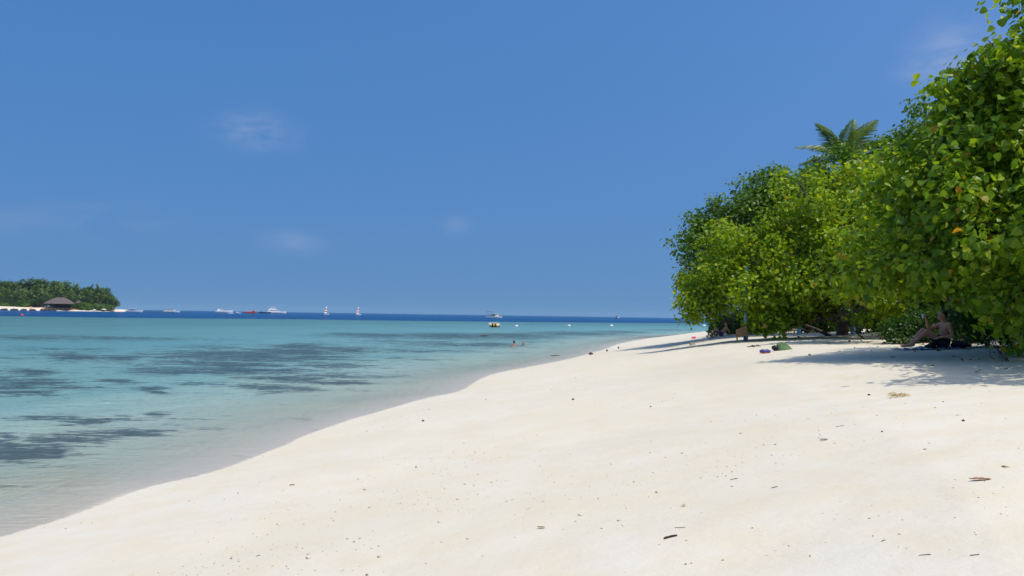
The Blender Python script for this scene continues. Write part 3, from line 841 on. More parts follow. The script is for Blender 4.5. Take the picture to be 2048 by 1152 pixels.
for r, (dy, frac, step) in enumerate(rows):
    px = -120 + 5 * r
    while px < 236:
        Y = ISL_C[1] + dy + rng.uniform(-4, 4)
        p0 = at(px, 600, Y)
        gzv = isl_z(p0.x, Y)
        if gzv > 1.5:
            htop = at(px, island_top(px), Y).z
            ht = (htop - gzv) * frac * rng.uniform(.88, 1.0)
            if ht > 4:
                k = rng.randint(4); H = (12, 15, 11, 14)[k]
                o = protos[k] if not used_p[k] else copy_tree(protos[k])
                used_p[k] = True
                w_ = (5.0, 5.6, 5.2, 4.6)[k]
                sc = ht / (H * .72 + w_ * .92)
                o.location = (p0.x, Y, gzv - .2)
                o.scale = (max(.8, sc * rng.uniform(.8, .95)), max(.8, sc * .9), sc)
                o.rotation_euler = (0, 0, rng.uniform(0, 6.28))
                tag(o, 'broadleaf tree in the wooded mass of the far island', 'tree', 'trees of the far island')
                n_t += 1
        px += step * rng.uniform(.75, 1.25)
def island_palm(seed):
    rr = np.random.RandomState(seed)
    fr = [(rr.uniform(0, 360), rr.uniform(-5, 70), rr.uniform(.5, .9), rr.uniform(.3, .9)) for _ in range(13)]
    return make_palm('coconut_palm', 'coconut palm among the trees of the far island', (0, 0, 0), 9.0, 4.6, fr, seed, (rr.uniform(-1.5, 1.5), rr.uniform(-2, 0)), 'palms of the far island')
pp = [island_palm(s) for s in (71, 72, 73)]
usedp = [False] * 3
for i, (px, ptop, dy) in enumerate([(4, 590, -49), (22, 592, -50), (38, 584, -46), (52, 594, -50), (62, 586, -45), (76, 592, -49), (86, 588, -46), (97, 594, -47), (40, 578, -38), (14, 580, -36), (66, 579, -36), (90, 577, -38),
                                     (112, 584, -36), (131, 592, -44), (142, 586, -40), (150, 594, -44), (163, 587, -40), (172, 592, -42), (183, 588, -38), (194, 592, -40), (205, 588, -30), (216, 594, -30), (226, 598, -20),
                                     (120, 571, -26), (150, 575, -24), (175, 578, -24), (196, 577, -20), (-20, 585, -46), (-45, 580, -44)]):
    k = i % 3
    o = pp[k] if not usedp[k] else copy_tree(pp[k]); usedp[k] = True
    Y = ISL_C[1] + dy; p0 = at(px, ptop, Y); g0 = isl_z(p0.x, Y)
    s = max(.6, (p0.z - g0) / 9.8)
    o.location = (p0.x, Y, g0); o.scale = (min(1.1, s ** .5 * .95),) * 2 + (s,)
    o.rotation_euler = (0, 0, rng.uniform(0, 6.28))

THATCH = plain('dry_thatch', (.13, .105, .095), .95, .1, .3, .7, .1)
WOOD = plain('dark_timber', (.06, .04, .03), .8, .2, .3, 2)
def pavilion(label, pxl, pxr, py_eave, py_top, ridge, Y, px_posts=6):
    a = at(pxl, py_eave, Y); b = at(pxr, py_eave, Y); t = at((pxl + pxr) / 2, py_top, Y)
    cx = (a.x + b.x) / 2; w = b.x - a.x; dpt = w * .6; g0 = isl_z(cx, Y)
    ze = (a.z + b.z) / 2 - g0; zt = t.z - g0
    root = empty('thatched_pavilion', (cx, Y, g0)); tag(root, label, 'pavilion')
    hw, hd, rh = w / 2, dpt / 2, w * ridge / 2
    mb = MB()
    lo = [(-hw, -hd, ze), (hw, -hd, ze), (hw, hd, ze), (-hw, hd, ze)]
    lm = [(-hw * .62 - rh * .3, -hd * .55, ze + (zt - ze) * .5), (hw * .62 + rh * .3, -hd * .55, ze + (zt - ze) * .5), (hw * .62 + rh * .3, hd * .55, ze + (zt - ze) * .5), (-hw * .62 - rh * .3, hd * .55, ze + (zt - ze) * .5)]
    hi = [(-rh, -.25, zt), (rh, -.25, zt), (rh, .25, zt), (-rh, .25, zt)]
    mb.loft([[(p[0] * .98, p[1] * .98, p[2] - .35) for p in lo], lo, lm, hi])
    rf = mb.build('roof', THATCH, root)
    mb = MB(); mb.tube([(-rh * 1.1, 0, zt), (rh * 1.1, 0, zt)], .3, 6); mb.build('ridge_cap', THATCH, rf)
    for i in range(px_posts):
        for s in (-1, 1):
            X = -hw * .88 + 2 * hw * .88 * i / (px_posts - 1)
            mb = MB(); mb.tube([(X, s * hd * .85, -.3), (X, s * hd * .85, ze)], .18, 6); mb.build('post', WOOD, root)
    mb = MB(); mb.box((0, hd * .3, ze * .5), (w * .7, .25, ze)); mb.build('back_wall', WOOD, root)
    mb = MB(); mb.box((0, 0, .12), (w * .94, dpt * .94, .35)); mb.build('deck', plain('deck_timber', (.2, .15, .1), .8), root)
    return root
pavilion('large grey thatched pavilion on the beach of the far island', 95, 146, 607.5, 595.3, .34, 718)
pavilion('small thatched hut half hidden by palms on the far island, left of the large pavilion', 60, 84, 607.2, 601, .3, 722, 4)
pavilion('small thatched hut behind a bush on the far island, right of the large pavilion', 150, 164, 606, 601, .3, 724, 3)
def island_bush(label, px0, px1, pyt, Y, seed):
    a = at(px0, pyt, Y); b = at(px1, pyt, Y); g0 = isl_z((a.x + b.x) / 2, Y); h = a.z - g0
    rr = np.random.RandomState(seed); n = max(3, int((b.x - a.x) / (h * .8)))
    c = ((a.x + b.x) / 2, Y, g0)
    root = empty('low_bush', c); tag(root, label, 'bush')
    lob = [(a.x + (b.x - a.x) * (i + .5) / n, Y + rr.uniform(-1, 1), g0 + h * .35, h * .68) for i in range(n)]
    L = crown_leaves(rr, lob, .8, 1.2, per=4, spread=.35, droop=.2)
    cr = link('crown', leaves_mesh('crown', L, c, OVAL_V, OVAL_F), ISL_BUSH, root); cr['kind'] = 'stuff'
    mb = MB(); mb.tube([(0, 0, -.3), (.2, 0, h * .5)], [.2, .1], 6); mb.build('stem', BARK, root)
ISL_BUSH = leaf_mat('island_bush_leaf', [(0, (.06, .14, .015)), (.5, (.11, .22, .02)), (1, (.19, .29, .035))], trans=.25)
island_bush('bright green bush right of the large thatched pavilion on the far island', 152, 176, 603, 726, 1)
island_bush('long low bush along the beach near the right end of the far island', 178, 206, 607, 735, 2)
island_bush('last low bush at the right tip of the far island', 206, 226, 608.5, 750, 3)
island_bush('green bush between the far island huts and the left frame edge', 36, 60, 600, 719, 4)
island_bush('low bush at the left frame edge of the far island', -2, 30, 603, 719, 5)

WHITE = plain('white_gelcoat', (.86, .86, .84), .35, .5, .05, 1)
CREAM = plain('cream_gelcoat', (.66, .6, .5), .4, .5, .06, 1)
GLASS = plain('tinted_window', (.02, .03, .04), .1, .6, .1, 1)
RED = plain('red_paint', (.62, .07, .05), .45, .4, .12, 1)
NAVY = plain('navy_paint', (.02, .035, .09), .4, .4, .15, 1)
BLACK = plain('black_rubber', (.015, .015, .017), .6, .3, .2, 2)
STEEL = plain('grey_metal', (.3, .32, .34), .4, .5, .1, 2)
ORANGE = plain('orange_canvas', (.6, .16, .05), .8, .2, .1, 2)
CANVAS = plain('white_canvas', (.72, .7, .66), .8, .2, .08, 2)

def sunshade(label, px, py, Y, mat, r=1.6, h=2.3):
    p0 = at(px, py, Y); g0 = isl_z(p0.x, Y)
    root = empty('beach_sunshade', (p0.x, Y, g0)); tag(root, label, 'sunshade')
    mb = MB(); mb.tube([(0, 0, -.3), (0, 0, h)], .05, 6); mb.build('pole', WOOD, root)
    mb = MB(); n = 8
    ring = [(r * math.cos(2 * PI * i / n), r * math.sin(2 * PI * i / n), h - .6) for i in range(n)]
    ri = [(p[0] * .06, p[1] * .06, h + .08) for p in ring]
    mb.loft([[(p[0], p[1], p[2] - .12) for p in ring], ring, ri]); mb.build('canopy', mat, root)
sunshade('orange beach sunshade beside the large thatched pavilion', 149, 611, 711, ORANGE, 1.3, 3.0)
sunshade('orange beach sunshade in front of the small hut on the far island', 62, 611, 708, ORANGE, 1.6)
sunshade('orange beach sunshade nearest the large pavilion on its left', 88, 611, 709, ORANGE, 1.3)
sunshade('white sunshade in front of the low bush on the far island', 168, 613, 712, CANVAS, 1.3)
sunshade('white sunshade between the low bushes of the far island', 189, 613, 722, CANVAS, 1.3)
sunshade('broad white sunshade near the right tip of the far island', 208, 613.5, 731, CANVAS, 2.6)

ROCK = plain('dark_reef_rock', (.055, .05, .045), .9, .2, .4, .8, .15)
def rock_pile(name, label, xa, ya, xb, yb, w, h, seed, n):
    rr = np.random.RandomState(seed)
    root = empty(name, ((xa + xb) / 2, (ya + yb) / 2, 0)); tag(root, label, 'breakwater')
    for i in range(n):
        t = (i + .5) / n
        mb = MB(); mb.ball((0, 0, 0), (1, 1, 1), seg=7, ring=5)
        for v in mb.bm.verts: v.co *= rr.uniform(.8, 1.15)
        o = mb.build('rock', ROCK, root)
        o.location = (xa + (xb - xa) * t - (xa + xb) / 2, ya + (yb - ya) * t - (ya + yb) / 2 + rr.uniform(-.5, .5), h * .1)
        o.scale = (abs(xb - xa) / n * .8, w * rr.uniform(.8, 1.1), h * rr.uniform(.75, 1.05)); o.rotation_euler = (0, 0, rr.uniform(-.3, .3))
for i, (c, hw_, nm) in enumerate([(8, 6, 'leftmost'), (28, 6, 'second from the left'), (47, 5, 'third from the left'), (65, 6, 'fourth from the left'), (97, 15, 'wide one below the thatched pavilion')]):
    Y = 693; a = at(c - hw_, 617, Y); b = at(c + hw_, 617, Y)
    rock_pile('rock_groyne', 'dark rock groyne at the waterline of the far island, ' + nm, a.x, Y, b.x, Y, 1.6, 1.5, 20 + i, 4 if hw_ < 10 else 8)
a = at(250, 619, 756); b = at(348, 619, 790)
rock_pile('rock_breakwater', 'long low dark breakwater running out from the right tip of the far island', a.x, a.y, b.x, b.y, 2.2, .55, 40, 20)

# ------------------------------------------------------------------ boats
def hull(L, B, H, dr, fine=2.2, rake=.06, n=12):
    rings = []
    for i in range(n + 1):
        t = i / n; x = -L / 2 + L * t
        hb = B / 2 * max(.015, 1 - max(0, (t - .45) / .55) ** fine) * (.9 + .1 * min(1, t / .15))
        zs = H * (1 + .28 * t ** 2.5); zk = -dr * (1 - .85 * t ** 5)
        xs = x + rake * L * t ** 3
        rings.append([(xs, -hb, zs), (x, -hb * .82, zs * .25), (x - .0, 0, zk), (x, hb * .82, zs * .25), (xs, hb, zs)])
    return MB().loft(rings)
def cabin(mb, x0, x1, w, z0, z1, fr=.25, br=.05, tw=.85):
    """a cabin block with raked ends"""
    L = x1 - x0
    lo = [(x0, -w / 2, z0), (x1, -w / 2, z0), (x1, w / 2, z0), (x0, w / 2, z0)]
    hi = [(x0 + br * L, -w / 2 * tw, z1), (x1 - fr * L, -w / 2 * tw, z1), (x1 - fr * L, w / 2 * tw, z1), (x0 + br * L, w / 2 * tw, z1)]
    return mb.loft([lo, hi])
def boat(name, label, cat, px, Y, rz):
    p0 = at(px, 620, Y)
    root = empty(name, (p0.x, Y, 0), rz); tag(root, label, cat); root.scale = (1.12,) * 3
    return root
# big flybridge yacht
r = boat('motor_yacht', 'large white flybridge motor yacht with stacked decks on the horizon', 'yacht', 553, 1000, R_(12))
L = 20.5
hull(L, 5.2, 2.1, .8).build('hull', WHITE, r, False)
c_ = cabin(MB(), -8.5, 5.0, 4.2, 2.05, 4.1, .33, .03).build('saloon', WHITE, r)
cabin(MB(), -7.6, 3.6, 4.26, 2.9, 3.6, .22, .02, .93).build('window', GLASS, c_)
f_ = cabin(MB(), -8.2, .8, 3.6, 4.1, 5.5, .3, .05).build('flybridge', CREAM, r)
MB().box((-3.6, 0, 7.0), (5.8, 3.4, .22), bevel=.08).build('hardtop', WHITE, f_)
for s in (-1, 1):
    MB().tube([(-6.0, s * 1.4, 5.4), (-5.6, s * 1.4, 6.9)], .12, 6).build('hardtop_post', WHITE, f_)
    MB().tube([(-1.5, s * 1.4, 5.4), (-2.4, s * 1.4, 6.9)], .12, 6).build('hardtop_post', WHITE, f_)
MB().tube([(-3.5, 0, 7), (-3.7, 0, 8.4)], [.1, .05], 6).build('mast', WHITE, r)
mb = MB()
for q in range(7): mb.tube([(5 + q * .85, -1.9 + q * .22, 2.5 + q * .06), (5 + q * .85, -1.9 + q * .22, 3.2 + q * .06)], .04, 5)
mb.tube([(5 + q * .85, -1.9 + q * .22, 3.2 + q * .06) for q in range(7)], .04, 5); mb.build('bow_rail', STEEL, r)
# low motor cruiser
r = boat('motor_cruiser', 'white motor cruiser with a low raked cabin, left of the red boat', 'yacht', 448, 950, R_(12))
hull(17, 4.6, 2.3, .7, 1.9).build('hull', WHITE, r)
c_ = cabin(MB(), -6.5, 2.6, 3.6, 2.25, 3.7, .45, .08).build('cabin', WHITE, r)
cabin(MB(), -4.5, 1.9, 3.66, 2.8, 3.35, .35, .04, .95).build('window', GLASS, c_)
MB().box((-3.6, 0, 4.35), (4.4, 3.0, .18), bevel=.06).build('radar_arch', CREAM, c_)
for s in (-1, 1): MB().tube([(-4.6, s * 1.3, 3.5), (-4.2, s * 1.3, 4.3)], .15, 6).build('arch_leg', WHITE, c_)
# small runabout
r = boat('runabout', 'tiny white runabout trailing a wake below the motor cruiser', 'motorboat', 475, 740, R_(-2))
hull(5.0, 1.9, .7, .3).build('hull', WHITE, r)
cabin(MB(), -.8, .9, 1.4, .7, 1.4, .5, .1).build('windscreen', CREAM, r)
MB().box((-2.4, 0, .7), (.4, .4, .7), bevel=.06).build('outboard_motor', BLACK, r)
mb = MB(); rr = np.random.RandomState(4)
for i in range(26): mb.ball((-3.2 - i * .22, rr.uniform(-.35, .35) * (1 + i * .06), .03), (rr.uniform(.25, .5), rr.uniform(.15, .35), rr.uniform(.08, .22)), seg=7, ring=5)
wk = mb.build('wake_foam', plain('sea_foam', (.8, .82, .82), .7, .2, .05, 3), None, True); wk.location = r.location.copy(); wk.rotation_euler = r.rotation_euler
tag(wk, 'short strip of white wake foam behind the tiny runabout', 'wake')
# red boat
r = boat('red_boat', 'long low bright red boat with a dark porthole at one end', 'boat', 499.5, 900, R_(12))
hull(11.6, 2.6, 1.25, .5, 3).build('hull', RED, r)
w_ = cabin(MB(), 2.2, 5.0, 2.0, 1.2, 2.7, .15, .15).build('wheelhouse', RED, r)
MB().box((3.6, -1.0, 2.1), (1.1, .12, .8), bevel=.03).build('window', GLASS, w_)
cabin(MB(), -4.2, 1.6, 1.7, 1.2, 1.75, .1, .1).build('engine_cover', RED, r)
# dark boat
r = boat('dark_boat', 'low dark navy boat moored off the stern of the big yacht', 'boat', 529.5, 985, R_(12))
hull(12.5, 3.0, 1.1, .5, 2.4).build('hull', NAVY, r)
c_ = cabin(MB(), -4.8, -2.0, 2.2, 1.05, 2.2, .2, .1).build('wheelhouse', NAVY, r)
MB().box((-3.4, -1.05, 1.75), (1.8, .1, .5)).build('window', STEEL, c_)
MB().tube([(-4.4, 0, 2.1), (-4.4, 0, 4.0)], .08, 6).build('mast', NAVY, r)
# ferry with canopy
def passenger_boat(label, px, Y, L, name='passenger_boat'):
    r = boat(name, label, 'boat', px, Y, R_(10))
    hull(L, L * .25, L * .095, .5, 2.6).build('hull', WHITE, r)
    c_ = cabin(MB(), -L * .42, L * .26, L * .2, L * .09, L * .19, .14, .02, .95).build('cabin', WHITE, r)
    n = 6
    for i in range(n):
        X = -L * .37 + i * L * .095
        MB().box((X, -L * .1, L * .145), (L * .065, .12, L * .05), bevel=.02).build('window', GLASS, c_)
    MB().box((-L * .1, 0, L * .2), (L * .72, L * .23, .16), bevel=.05).build('roof', CREAM, c_)
    MB().box((-L * .5, 0, L * .07), (.5, .5, 1.2), bevel=.08).build('outboard_motor', plain('teal_cowl', (.05, .3, .32), .4), r)
    return r
passenger_boat('white passenger boat with a row of windows off the end of the breakwater', 343, 800, 13.5)
r = boat('speedboat', 'white speedboat with a swept canopy moored at the right tip of the far island', 'motorboat', 269, 748, R_(12))
hull(12.5, 3.2, 1.3, .5).build('hull', WHITE, r)
cabin(MB(), -3.8, 1.4, 2.4, 1.3, 2.1, .4, .1).build('cockpit', GLASS, r)
MB().box((-1.6, 0, 2.9), (6.0, 2.6, .16), rot=Matrix.Rotation(.06, 3, 'Y'), bevel=.05).build('canopy', WHITE, r)
for X in (-4, .8):
    for s in (-1, 1): MB().tube([(X, s * 1.1, 1.2), (X + .2, s * 1.1, 2.9)], .07, 6).build('canopy_post', STEEL, r)
# catamarans
def catamaran(label, px, Y):
    r = boat('sailing_catamaran', label, 'sailboat', px, Y, R_(30)); r['group'] = 'sailing catamarans on the horizon'
    for s in (-1, 1):
        h_ = hull(5.0, .5, .5, .25, 1.8); bmesh.ops.translate(h_.bm, verts=h_.bm.verts, vec=(0, s * 1.05, 0)); h_.build('hull', WHITE, r)
    MB().box((0, 0, .52), (2.0, 2.0, .06), bevel=.01).build('trampoline', BLACK, r)
    MB().tube([(.7, 0, .4), (.2, 0, 8.6)], [.06, .04], 6).build('mast', STEEL, r)
    # sail cloth in coloured bands, bellied
    bands = [WHITE, RED, WHITE, RED, WHITE, WHITE]
    def edge(t): return Vector((.65 - .45 * t, 0, .9 + 7.4 * t)), Vector((-2.6 + 2.35 * t ** 1.2, 0, .9 + 7.4 * t))
    for i, m in enumerate(bands):
        t0, t1 = i / 6, (i + 1) / 6
        mb = MB(); rings = []
        for t in (t0, (t0 + t1) / 2, t1):
            a, b = edge(t)
            rings.append([a.lerp(b, q / 5) + Vector((0, .5 * math.sin(PI * q / 5) * (1 - t) + .0, 0)) for q in range(6)])
        mb.loft(rings, cap=False, closed=False)
        o = mb.build('sail_panel', m, r, True)
        so = o.modifiers.new('cloth', 'SOLIDIFY'); so.thickness = .03
    MB().tube([(.65, 0, .9), (-2.2, 0, .9)], .05, 6).build('boom', STEEL, r)
    MB().ball((-.6, -.4, .95), (.25, .22, .42), seg=8, ring=6).build('crew_bundle', NAVY, r, True)
catamaran('sailing catamaran with red and white striped sail, the left one of the pair', 653, 900)
catamaran('sailing catamaran with red and white striped sail, the right one of the pair', 717, 900)
# dive boat
r = boat('dive_boat', 'white wooden dive boat with a flat dark canopy over crates of gear', 'boat', 988, 620, R_(12))
L = 11.2
hull(L, 3.0, .95, .5, 2.6).build('hull', WHITE, r)
MB().box((-2.9, 0, 4.2), (5.6, 2.8, .14), bevel=.04).build('canopy', plain('canopy_grey', (.08, .09, .09), .8), r)
for X in (-5.2, -3.4, -1.5):
    for s in (-1, 1): MB().tube([(X, s * 1.2, .8), (X, s * 1.2, 4.2)], .07, 6).build('canopy_post', STEEL, r)
c_ = cabin(MB(), .6, 3.4, 2.0, .95, 2.9, .2, .04, .95).build('wheelhouse', CREAM, r)
for X in (1.1, 1.9): MB().box((X, -1.0, 2.2), (.5, .12, .6), bevel=.02).build('window', GLASS, c_)
for i, X in enumerate((-1.6, -.9, -.2, .3)):
    MB().box((X, -.2 + .2 * (i % 2), 1.65 + .2 * (i % 2)), (.55, 1.3, 1.4), bevel=.04).build('gear_crate', plain('gear_green', (.06, .12, .1), .7), r)
# little white cabin boat
r = boat('cabin_boat', 'little white cabin boat alone on the horizon near the grove', 'boat', 1236, 900, R_(-60))
hull(6.4, 2.4, 1.0, .4).build('hull', WHITE, r)
c_ = cabin(MB(), -2.0, 1.2, 1.9, 1.0, 2.5, .2, .05).build('cabin', CREAM, r)
MB().box((-.4, 0, 2.65), (3.6, 2.1, .12), bevel=.03).build('roof', WHITE, c_)
MB().box((-.6, -.95, 1.9), (1.6, .1, .5)).build('window', GLASS, c_)

# towable inflatable moored in the lagoon
p0 = on_level(989, 654.5)
r = empty('inflatable_tube', (p0.x, p0.y, 0), R_(172)); tag(r, 'inflatable towing tube with yellow and black stripes moored in the lagoon', 'inflatable')
k_ = p0.y / 147.0 * 1.05
YEL = plain('yellow_vinyl', (.62, .42, .05), .45); PVC = plain('white_vinyl', (.75, .72, .7), .4); PINK = plain('pink_vinyl', (.65, .25, .22), .45)
def curve(t): return Vector((-1.0 + 2.1 * t, 0, .34 + .32 * max(0, t - .55) ** 1.6 * 2.2))
def ring_at(t, rr=.36, s=1.0, zoff=0):
    c = curve(t)
    return [Vector((c.x, math.cos(2 * PI * q / 14) * rr * 1.35 * s, c.z + zoff + math.sin(2 * PI * q / 14) * rr * s)) * k_ for q in range(14)]
prof = lambda t: (max(.05, 1 - abs(2 * t - 1) ** 5)) ** .5 * (1 - .35 * max(0, t - .6))
cols = [PINK, PVC, YEL, BLACK, YEL, BLACK, YEL, PVC, PVC]
for i, m in enumerate(cols):
    MB().loft([ring_at((i + q / 3) / 9, s=prof((i + q / 3) / 9)) for q in range(4)], cap=(True)).build('side_band', m, r, True)
mb = MB(); mb.loft([[p + Vector((0, 0, .05)) for p in [Vector((curve(t).x * k_, y_ * .3 * prof(t) * k_, (curve(t).z + z_ * prof(t)) * k_)) for y_, z_ in ((-1, .3), (-.6, .39), (.6, .39), (1, .3))]] for t in np.linspace(.03, .97, 12)]); mb.build('top_deck', PVC, r, True)
MB().loft([[Vector((curve(t).x, y_ * .44 * prof(t), z_)) * k_ for y_, z_ in ((-1, .06), (-.8, -.1), (.8, -.1), (1, .06))] for t in np.linspace(.08, .9, 8)]).build('bottom', BLACK, r)
mb = MB()
for t in (.25, .5, .72): mb.tube([Vector((curve(t).x, -.22, curve(t).z + .40)) * k_, Vector((curve(t).x, 0, curve(t).z + .5)) * k_, Vector((curve(t).x, .22, curve(t).z + .40)) * k_], .03, 6)
mb.build('grab_handle', BLACK, r)

def buoy(label, px, py):
    p0 = on_level(px, py)
    r = empty('mooring_buoy', p0); tag(r, label, 'buoy', 'white buoys marking the swimming area')
    s = p0.y / 160 * .27
    mb = MB(); mb.ball((0, 0, s * .35), (s * 1.25, s * 1.25, s * .85), seg=14, ring=9); mb.build('float', CANVAS, r, True)
    mb = MB(); mb.tube([(0, 0, s * 1.1), (0, 0, s * 1.45)], s * .15, 8); mb.build('eye', STEEL, r)
buoy('round white buoy just right of the striped inflatable', 1033, 653)
buoy('round white buoy midway along the line, third from the beach', 1138, 652.5)
buoy('round white buoy second nearest to the grove', 1223, 652.5)
buoy('round white buoy nearest to the grove, off the tip of the beach', 1408, 652.5)
p0 = on_level(44, 631)
r = empty('red_float', p0); tag(r, 'tiny red float on the water below the far island', 'buoy')
mb = MB(); mb.ball((0, 0, .12), (.5, .35, .3)); mb.build('float', RED, r, True)
mb = MB(); mb.tube([(-.1, 0, .35), (-.1, 0, .6)], .05, 6); mb.build('eye', STEEL, r)

# coral head breaking the surface
def stone(name, label, p, s, mat, seed, cat='rock', jag=.22):
    rr = np.random.RandomState(seed); mb = MB(); mb.ball((0, 0, 0), (1, 1, 1), seg=14, ring=9)
    k1 = rr.normal(size=(5, 3)) * 2.4
    for v in mb.bm.verts:
        c = np.array(v.co); v.co *= 1 + jag * sum(math.sin(float(c @ q) + i) for i, q in enumerate(k1)) / 3
    bmesh.ops.scale(mb.bm, vec=s, verts=mb.bm.verts)
    o = mb.build(name, mat, None, True); o.location = p; o.rotation_euler = (0, 0, rr.uniform(0, 3))
    return tag(o, label, cat)
p0 = on_level(970, 672.5)
stone('coral_head', 'dark coral head just breaking the lagoon surface left of the swimmers', (p0.x, p0.y, 0), (.42, .5, .13), ROCK, 3)

# ------------------------------------------------------------------ people
def capsule_set(caps, balls, voxel, smooth=6):
    mb = MB()
    for (a, b, r0, r1) in caps:
        a = Vector(a); b = Vector(b)
        mb.ball(a, (r0,) * 3, seg=12, ring=8); mb.ball(b, (r1,) * 3, seg=12, ring=8)
        mb.tube([a, b], [r0, r1], 12)
    for (c, s, rot) in balls:
        mb.ball(Vector(c), s, rot=Euler(rot).to_matrix() if rot else None, seg=18, ring=12)
    bmesh.ops.recalc_face_normals(mb.bm, faces=mb.bm.faces)
    me = bpy.data.meshes.new('tmp'); mb.bm.to_mesh(me); mb.bm.free()
    o = bpy.data.objects.new('tmp', me); ts = bpy.data.scenes.new('tmp'); ts.collection.objects.link(o)
    m = o.modifiers.new('r', 'REMESH'); m.mode = 'VOXEL'; m.voxel_size = voxel; m.use_smooth_shade = True
    s = o.modifiers.new('s', 'SMOOTH'); s.factor = .5; s.iterations = smooth
    ts.view_layers[0].update(); dg = ts.view_layers[0].depsgraph
    out = bpy.data.meshes.new_from_object(o.evaluated_get(dg))
    bpy.data.objects.remove(o); bpy.data.meshes.remove(me); bpy.data.scenes.remove(ts)
    return out

def hand_caps(w, d, up, side, curl=.5, s=1.0):
    """palm and five fingers: w wrist, d direction of the hand, up back of the hand, side towards the thumb"""
    w = Vector(w); d = Vector(d).normalized(); side = Vector(side); side = (side - d * side.dot(d)).normalized(); pal = d.cross(side).normalized()
    if pal.dot(Vector(up)) > 0: pal = -pal
    caps = []; k = w + d * .085 * s
    for i, (o, l) in enumerate([(.030, .072), (.010, .08), (-.011, .075), (-.031, .058)]):
        b = k + side * o * s
        caps.append((w + side * o * .5 * s, b, .017 * s, .013 * s))
        c1 = (d * math.cos(curl * .9) + pal * math.sin(curl * .9)); c2 = (d * math.cos(curl * 2.0) + pal * math.sin(curl * 2.0))
        m_ = b + c1 * l * .52 * s; caps.append((b, m_, .0095 * s, .0085 * s)); caps.append((m_, m_ + c2 * l * .5 * s, .0085 * s, .0075 * s))
    t0 = w + d * .025 * s + side * .02 * s; t1 = t0 + (side * .75 + d * .55 + pal * .25).normalized() * .05 * s
    caps.append((t0, t1, .013 * s, .0105 * s)); caps.append((t1, t1 + (d * .85 + pal * .5).normalized() * .034 * s, .0105 * s, .008 * s))
    return caps

def person(label, loc, rz, J, skin, hair, hands=(.5, .5), shorts=None, sink=False, scale=1.0, hair_long=False):
    """J: joint table in metres, x forward, y to the figure's left, z up"""
    hd = Vector(J['head']); f = Vector(J.get('face', (1, 0, 0))).normalized(); l = Vector((0, 0, 1)).cross(f).normalized(); u = f.cross(l)
    caps = [(J['pelvis'], J['belly'], .125, .115), (J['belly'], J['chest'], .115, .125), (J['chest'], J['neck'], .09, .058), (J['neck'], hd - u * .04, .055, .055)]
    balls = [(hd, (.082, .074, .098), None), (hd + u * .04 - f * .015, (.088, .076, .08), None), (hd - u * .075 + f * .045, (.04, .042, .04), None),
             (hd + f * .092 - u * .012, (.016, .012, .024), None), (hd + f * .086 - u * .052, (.012, .022, .009), None)]
    for s in (1, -1):
        balls.append((hd + l * .077 * s - u * .005, (.012, .008, .026), None))
        k = 'l' if s > 0 else 'r'
        sh, el, wr = Vector(J['sh' + k]), Vector(J['el' + k]), Vector(J['wr' + k])
        hp, kn, an, toe = Vector(J['hip' + k]), Vector(J['kn' + k]), Vector(J['an' + k]), Vector(J['toe' + k])
        ch = Vector(J['chest'])
        caps += [(ch.lerp(Vector(J['neck']), .45), sh, .075, .058), (ch, sh, .105, .058), (sh, el, .052, .04), (el, el.lerp(wr, .35), .04, .038), (el.lerp(wr, .35), wr, .038, .026)]
        caps += [(J['pelvis'], hp, .12, .105), (hp, hp.lerp(kn, .4), .095, .08), (hp.lerp(kn, .4), kn, .08, .055), (kn, kn.lerp(an, .35), .052, .055), (kn.lerp(an, .35), an, .055, .035)]
        heel = an - (toe - an).normalized() * .05
        caps += [(an, heel + Vector((0, 0, -.025)), .036, .03), (an + Vector((0, 0, -.02)), toe.lerp(an, .25), .036, .03), (toe.lerp(an, .25), toe, .03, .018)]
        sd = Vector(J.get('thumb' + k, (0, -s, .4)))
        caps += hand_caps(wr, Vector(J.get('hand' + k, (1, 0, 0))), Vector(J.get('back' + k, (0, 0, 1))), sd, hands[0 if s > 0 else 1])
    root = empty('person', loc, rz); root.scale = (scale,) * 3
    tag(root, label, 'person')
    body = link('body', capsule_set(caps, balls, .0095 if not sink else .013, 4), skin, root)
    mb = MB(); mb.ball(hd + u * .035 - f * .028, (.093, .083, .088), seg=16, ring=12)
    if hair_long: mb.ball(hd - u * .05 - f * .06, (.05, .07, .11), seg=12, ring=8)
    rr = np.random.RandomState(8)
    for v in mb.bm.verts: v.co += Vector(rr.normal(size=3)) * .004
    mb.build('hair', hair, root, True)
    for s in (1, -1):
        mb = MB(); mb.ball(hd + f * .078 + l * .03 * s + u * .008, (.009, .012, .007), seg=8, ring=6); mb.build('eye', BLACK, root, True)
    if shorts:
        cp = [(J['pelvis'], Vector(J['pelvis']).lerp(Vector(J['belly']), .45), .137, .124)]
        for k in 'lr': cp += [(J['pelvis'], J['hip' + k], .132, .117), (J['hip' + k], Vector(J['hip' + k]).lerp(Vector(J['kn' + k]), .42), .108, .092)]
        link('swim_shorts', capsule_set(cp, [], .012, 4), shorts, root)
    return root

SKIN_TAN = plain('tanned_skin', (.58, .28, .16), .5, .35, .08, 5)
SKIN_RED = plain('sunburnt_skin', (.42, .22, .15), .5, .35, .08, 5)
HAIR_DARK = plain('dark_hair', (.025, .018, .013), .6, .3, .3, 30)
HAIR_BROWN = plain('brown_hair', (.09, .05, .03), .6, .3, .3, 30)
SHORTS_DARK = plain('dark_swimwear', (.025, .025, .035), .8, .2, .3, 12)
SHORTS_PURPLE = plain('purple_swimwear', (.12, .08, .22), .8, .2, .3, 12)

